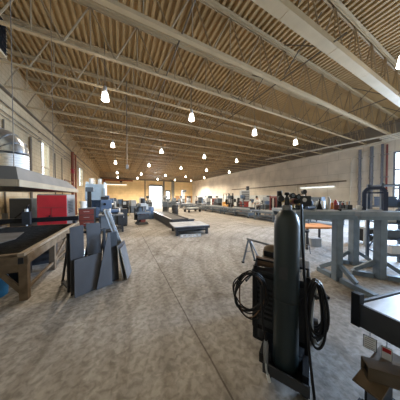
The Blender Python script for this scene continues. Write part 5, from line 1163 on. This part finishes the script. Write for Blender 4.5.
person('person in a white shirt with dark hair and dark trousers leaning towards the roller bench', (10.35, 9.85, 0), VR-0.9, J_stand(0.35, 0.38), M_SHIRTW)
person('person in a beige shirt standing right of the cable rack', (11.3, 8.45, 0), VR-0.3, J_stand(0.05, 0.25), M_SHIRTB)
person('person in a white shirt standing far back beyond the last roller bench', (11.0, 23.6, 0), VR+0.2, J_stand(0.03, 0.25), M_SHIRTW)


# ------------------------------------------------------------------ clutter along the walls
def cabinet(x, y, rz, w, d, h, m, label, group='cabinets and lockers along the walls'):
    q = thing('steel_cabinet', label, 'cabinet', (x, y, 0), rz, group)
    MB().bx(-w/2, w/2, -d/2, d/2, 0.06, h).build('body', m, q, 0.01); MB().bx(-w/2+0.03, w/2-0.03, -d/2+0.03, d/2-0.03, 0, 0.06).build('plinth', M_BLACK, q)
    for s_ in (-1, 1):
        dr = MB().bx(min(0.005*s_, s_*(w/2-0.02)), max(0.005*s_, s_*(w/2-0.02)), -d/2-0.02, -d/2-0.002, 0.1, h-0.05).build('door', m, q, 0.005)
        MB().bx(s_*0.05-0.012, s_*0.05+0.012, -d/2-0.045, -d/2-0.021, h*0.5, h*0.6).build('handle', M_SILVER, dr)
    return q
def drill(x, y, rz, m, label, s=1.0):
    q = thing('pillar_drill', label, 'drill', (x, y, 0), rz, 'pillar drills on the shop floor')
    MB().bx(-0.25*s, 0.25*s, -0.3*s, 0.3*s, 0, 0.1).build('base', M_DARK, q, 0.01); MB().cyl((0, 0.12*s, 0.1), (0, 0.12*s, 1.55*s), 0.07*s, seg=14).build('column', M_STEEL, q)
    MB().bx(-0.25*s, 0.25*s, -0.32*s, 0.05*s, 0.85*s, 0.92*s).build('table', M_DARK, q); MB().bx(-0.14*s, 0.14*s, -0.34*s, 0.3*s, 1.45*s, 1.78*s).build('head', m, q, 0.03)
    MB().cyl((0, -0.2*s, 1.1*s), (0, -0.2*s, 1.45*s), 0.03*s, 0.05*s, 12).build('spindle', M_SILVER, q); MB().cyl((0.05*s, 0.38*s, 1.35*s), (0.05*s, 0.38*s, 1.75*s), 0.10*s, seg=14).build('motor', M_BLACK, q)
    return q
def drum(x, y, m, label):
    q = thing('oil_drum', label, 'drum', (x, y, 0), 0, 'drums on the shop floor')
    MB().lathe([(0.27, 0), (0.29, 0.02), (0.28, 0.29), (0.295, 0.31), (0.28, 0.33), (0.28, 0.58), (0.295, 0.60), (0.28, 0.62), (0.29, 0.86), (0.27, 0.88)], seg=20).build('drum_body', m, q); MB().cyl((0.15, 0, 0.88), (0.15, 0, 0.90), 0.035, seg=10).build('bung', M_SILVER, q)
    return q
def bench(x, y, rz, m, label, seed, L_=2.2):
    q = thing('workbench', label, 'workbench', (x, y, 0), rz, 'workbenches along the right wall')
    MB().bx(-L_/2, L_/2, -0.35, 0.35, 0.84, 0.90).build('top', m, q)
    for xx in (-L_/2+0.06, L_/2-0.06):
        for yy in (-0.3, 0.3): MB().bx(xx-0.035, xx+0.035, yy-0.035, yy+0.035, 0, 0.84).build('leg', M_DARK, q)
    MB().bx(-L_/2+0.03, L_/2-0.03, -0.33, 0.33, 0.22, 0.26).build('shelf', M_DARK, q)
    MB().bx(-L_/2+0.1, -0.1, -0.3, 0.3, 0.261, 0.7).build('drawer_box', M_MACH, q, 0.01)
    return q
def on_bench(x, y, rz, dx, nm, m, label):
    P = Vector((x, y, 0.901))+Matrix.Rotation(rz, 3, 'Z') @ Vector((dx, 0, 0))
    q = thing(nm, label, nm.split('_')[-1], P, rz, 'machines on the wall benches')
    if nm == 'bench_grinder':
        MB().bx(-0.12, 0.12, -0.09, 0.09, 0, 0.06).build('foot', M_DARK, q); MB().cyl((-0.17, 0, 0.18), (0.17, 0, 0.18), 0.10, seg=14).build('motor', m, q)
        for s_ in (-1, 1): MB().cyl((s_*0.19, 0, 0.18), (s_*0.25, 0, 0.18), 0.13, seg=16).build('wheel_guard', M_DARK, q)
    elif nm == 'bench_drill':
        MB().bx(-0.15, 0.15, -0.2, 0.2, 0, 0.05).build('base', M_DARK, q); MB().cyl((0, 0.1, 0.05), (0, 0.1, 0.7), 0.04, seg=12).build('column', M_STEEL, q); MB().bx(-0.11, 0.11, -0.25, 0.2, 0.6, 0.85).build('head', m, q, 0.02); MB().cyl((0, -0.15, 0.38), (0, -0.15, 0.6), 0.03, seg=10).build('spindle', M_SILVER, q)
    else:
        MB().bx(-0.25, 0.25, -0.2, 0.2, 0, 0.42).build('casing', m, q, 0.02); MB().bx(-0.18, 0.18, -0.215, -0.201, 0.22, 0.36).build('front_panel', M_DARK, q); MB().tube([(-0.12, 0, 0.42), (-0.12, 0, 0.49), (0.12, 0, 0.49), (0.12, 0, 0.42)], 0.014, 6).build('handle', M_BLACK, q)
    return q
BR = -PI/2
B_ = [(14.6, 9.2, M_MACH, 'grey workbench by the right wall nearest the strip light'), (14.8, 12.6, M_DARK, 'dark workbench by the right wall behind the maroon machine'), (15.0, 16.2, M_MACH, 'grey workbench by the right wall behind the forklift'),
      (15.2, 20.0, M_DARK, 'dark workbench by the right wall beyond the forklift'), (15.2, 24.0, M_MACH, 'grey workbench by the right wall behind the far lathes'), (15.2, 28.2, M_DARK, 'dark workbench by the right wall, the farthest of its row')]
for i, (x, y, m, lab) in enumerate(B_):
    bench(x, y, BR, m, lab, i)
    w = ['nearest the strip light', 'behind the maroon machine', 'behind the forklift', 'beyond the forklift', 'behind the far lathes', 'at the far end of the right wall'][i]
    on_bench(x, y, BR, -0.7, 'bench_grinder', M_MACH, 'dark bench grinder on the wall bench '+w)
    on_bench(x, y, BR, 0.0, 'bench_drill', [M_MACH, M_DARK, M_BLUE][i % 3], 'bench drill on the wall bench '+w)
    on_bench(x, y, BR, 0.75, 'welding_machine', [M_DARK, M_RED, M_BLUE, M_DARK, M_MACHL, M_MACH][i], 'boxy welding machine on the wall bench '+w)
cabinet(13.4, 7.0, BR, 0.9, 0.5, 1.6, M_MACH, 'grey steel cabinet by the right wall behind the welding tables')
cabinet(12.9, 15.0, BR, 0.8, 0.5, 1.5, M_DARK, 'dark steel cabinet standing between the forklift and the maroon machine')
cabinet(13.6, 18.0, BR, 0.9, 0.5, 1.7, M_MACHL, 'pale steel cabinet standing just left of the forklift')
cabinet(13.0, 21.2, BR, 0.8, 0.5, 1.4, M_MAROON, 'maroon steel cabinet by the right wall beyond the forklift')
cabinet(13.6, 27.2, BR, 1.0, 0.5, 1.6, M_BLUE, 'blue steel cabinet by the right wall far back')
drill(11.2, 19.6, -1.2, M_MACH, 'grey pillar drill beyond the forklift near the roller benches')
drill(11.2, 14.9, -1.2, M_MACH, 'grey pillar drill just left of the maroon machine')
drill(10.8, 26.4, -1.0, M_DARK, 'dark pillar drill far back beside the blue cabinet')
drill(10.6, 12.1, -1.0, M_BLUE, 'blue pillar drill right of the maroon machine by the roller benches')
drill(4.9, 19.5, 0.1, M_MACHL, 'pale pillar drill before the bright far doorway')
drill(3.3, 23.0, 0.1, M_DARK, 'dark pillar drill far back just left of the bright doorway')
drill(7.6, 21.5, -0.3, M_MACH, 'grey pillar drill right of the bright far doorway')
small_machine(5.6, 18.4, 1.3, 'dark machine beyond the far end of the black skid frame', M_DARK, M_MACH, 0.9)
small_machine(0.3, 23.5, 0.1, 'blue grey lathe far back behind the black console', M_MACH, M_BLUE, 1.0)
small_machine(7.4, 26.4, 0.3, 'dark lathe far back in front of the grey far door', M_DARK, M_MACH, 1.0)
drum(1.9, 12.2, M_BLUE, 'blue drum on the floor behind the milling machine')
drum(4.4, 14.0, M_DARK, 'dark drum right of the far half of the black skid frame')
drum(-2.7, 11.0, M_DARK, 'dark drum by the left wall behind the dark machine post')
drum(-0.2, 12.6, M_MACH, 'grey drum between the blue machine and the milling machine')
cabinet(-1.0, 15.4, 0, 0.9, 0.6, 1.5, M_BLUE, 'blue steel cabinet at the left, beyond the light blue press')
cabinet(-0.8, 17.6, 0, 0.9, 0.6, 1.4, M_MACH, 'grey steel cabinet at the far left, beyond the blue one')
cabinet(0.05, 9.9, 0.1, 0.5, 0.45, 0.95, M_DARK, 'low dark cabinet right of the blue grey machine, behind the open stand')

# ------------------------------------------------------------------ daylight, camera
W = bpy.data.worlds.new('World'); scene.world = W; W.use_nodes = True
nt = W.node_tree; bg = nt.nodes['Background']
bg.inputs['Color'].default_value = (0.80, 0.90, 1.0, 1); bg.inputs['Strength'].default_value = 4.0
def area(name, loc, rot, sx, sy_, e, col):
    l = bpy.data.lights.new(name, 'AREA'); l.shape = 'RECTANGLE'; l.spread = math.radians(110); l.size = sx; l.size_y = sy_; l.energy = e; l.color = col
    o = bpy.data.objects.new(name, l); C.objects.link(o); o.location = loc; o.rotation_euler = rot; return o
area('window_daylight', (XR-0.1, 0.0, 2.9), (0, PI/2-0.42, 0), 3.6, 7.4, 2700, (0.52, 0.72, 1.0))
area('door_daylight', (7.5, YF-0.2, 2.1), (-PI/2, 0, 0), 2.8, 4.0, 350, (0.9, 0.95, 1.0))
cam = bpy.data.cameras.new('Camera'); co = bpy.data.objects.new('Camera', cam); C.objects.link(co)
cam.sensor_width = 36; cam.lens = 36*160/400; cam.clip_start = 0.05; cam.clip_end = 500
co.location = (0, 0, EYE); co.rotation_euler = (PI/2-math.atan(3/160), 0, -YAW)
scene.camera = co
scene.view_settings.view_transform = 'Standard'; scene.view_settings.look = 'None'; scene.view_settings.gamma = 1; scene.view_settings.use_curve_mapping = False
scene.view_settings.exposure = 0.28
try:
    scene.cycles.use_denoising = True; scene.cycles.denoiser = 'OPENIMAGEDENOISE'; scene.cycles.max_bounces = 10; scene.cycles.diffuse_bounces = 6; scene.cycles.sample_clamp_indirect = 6
except Exception: pass
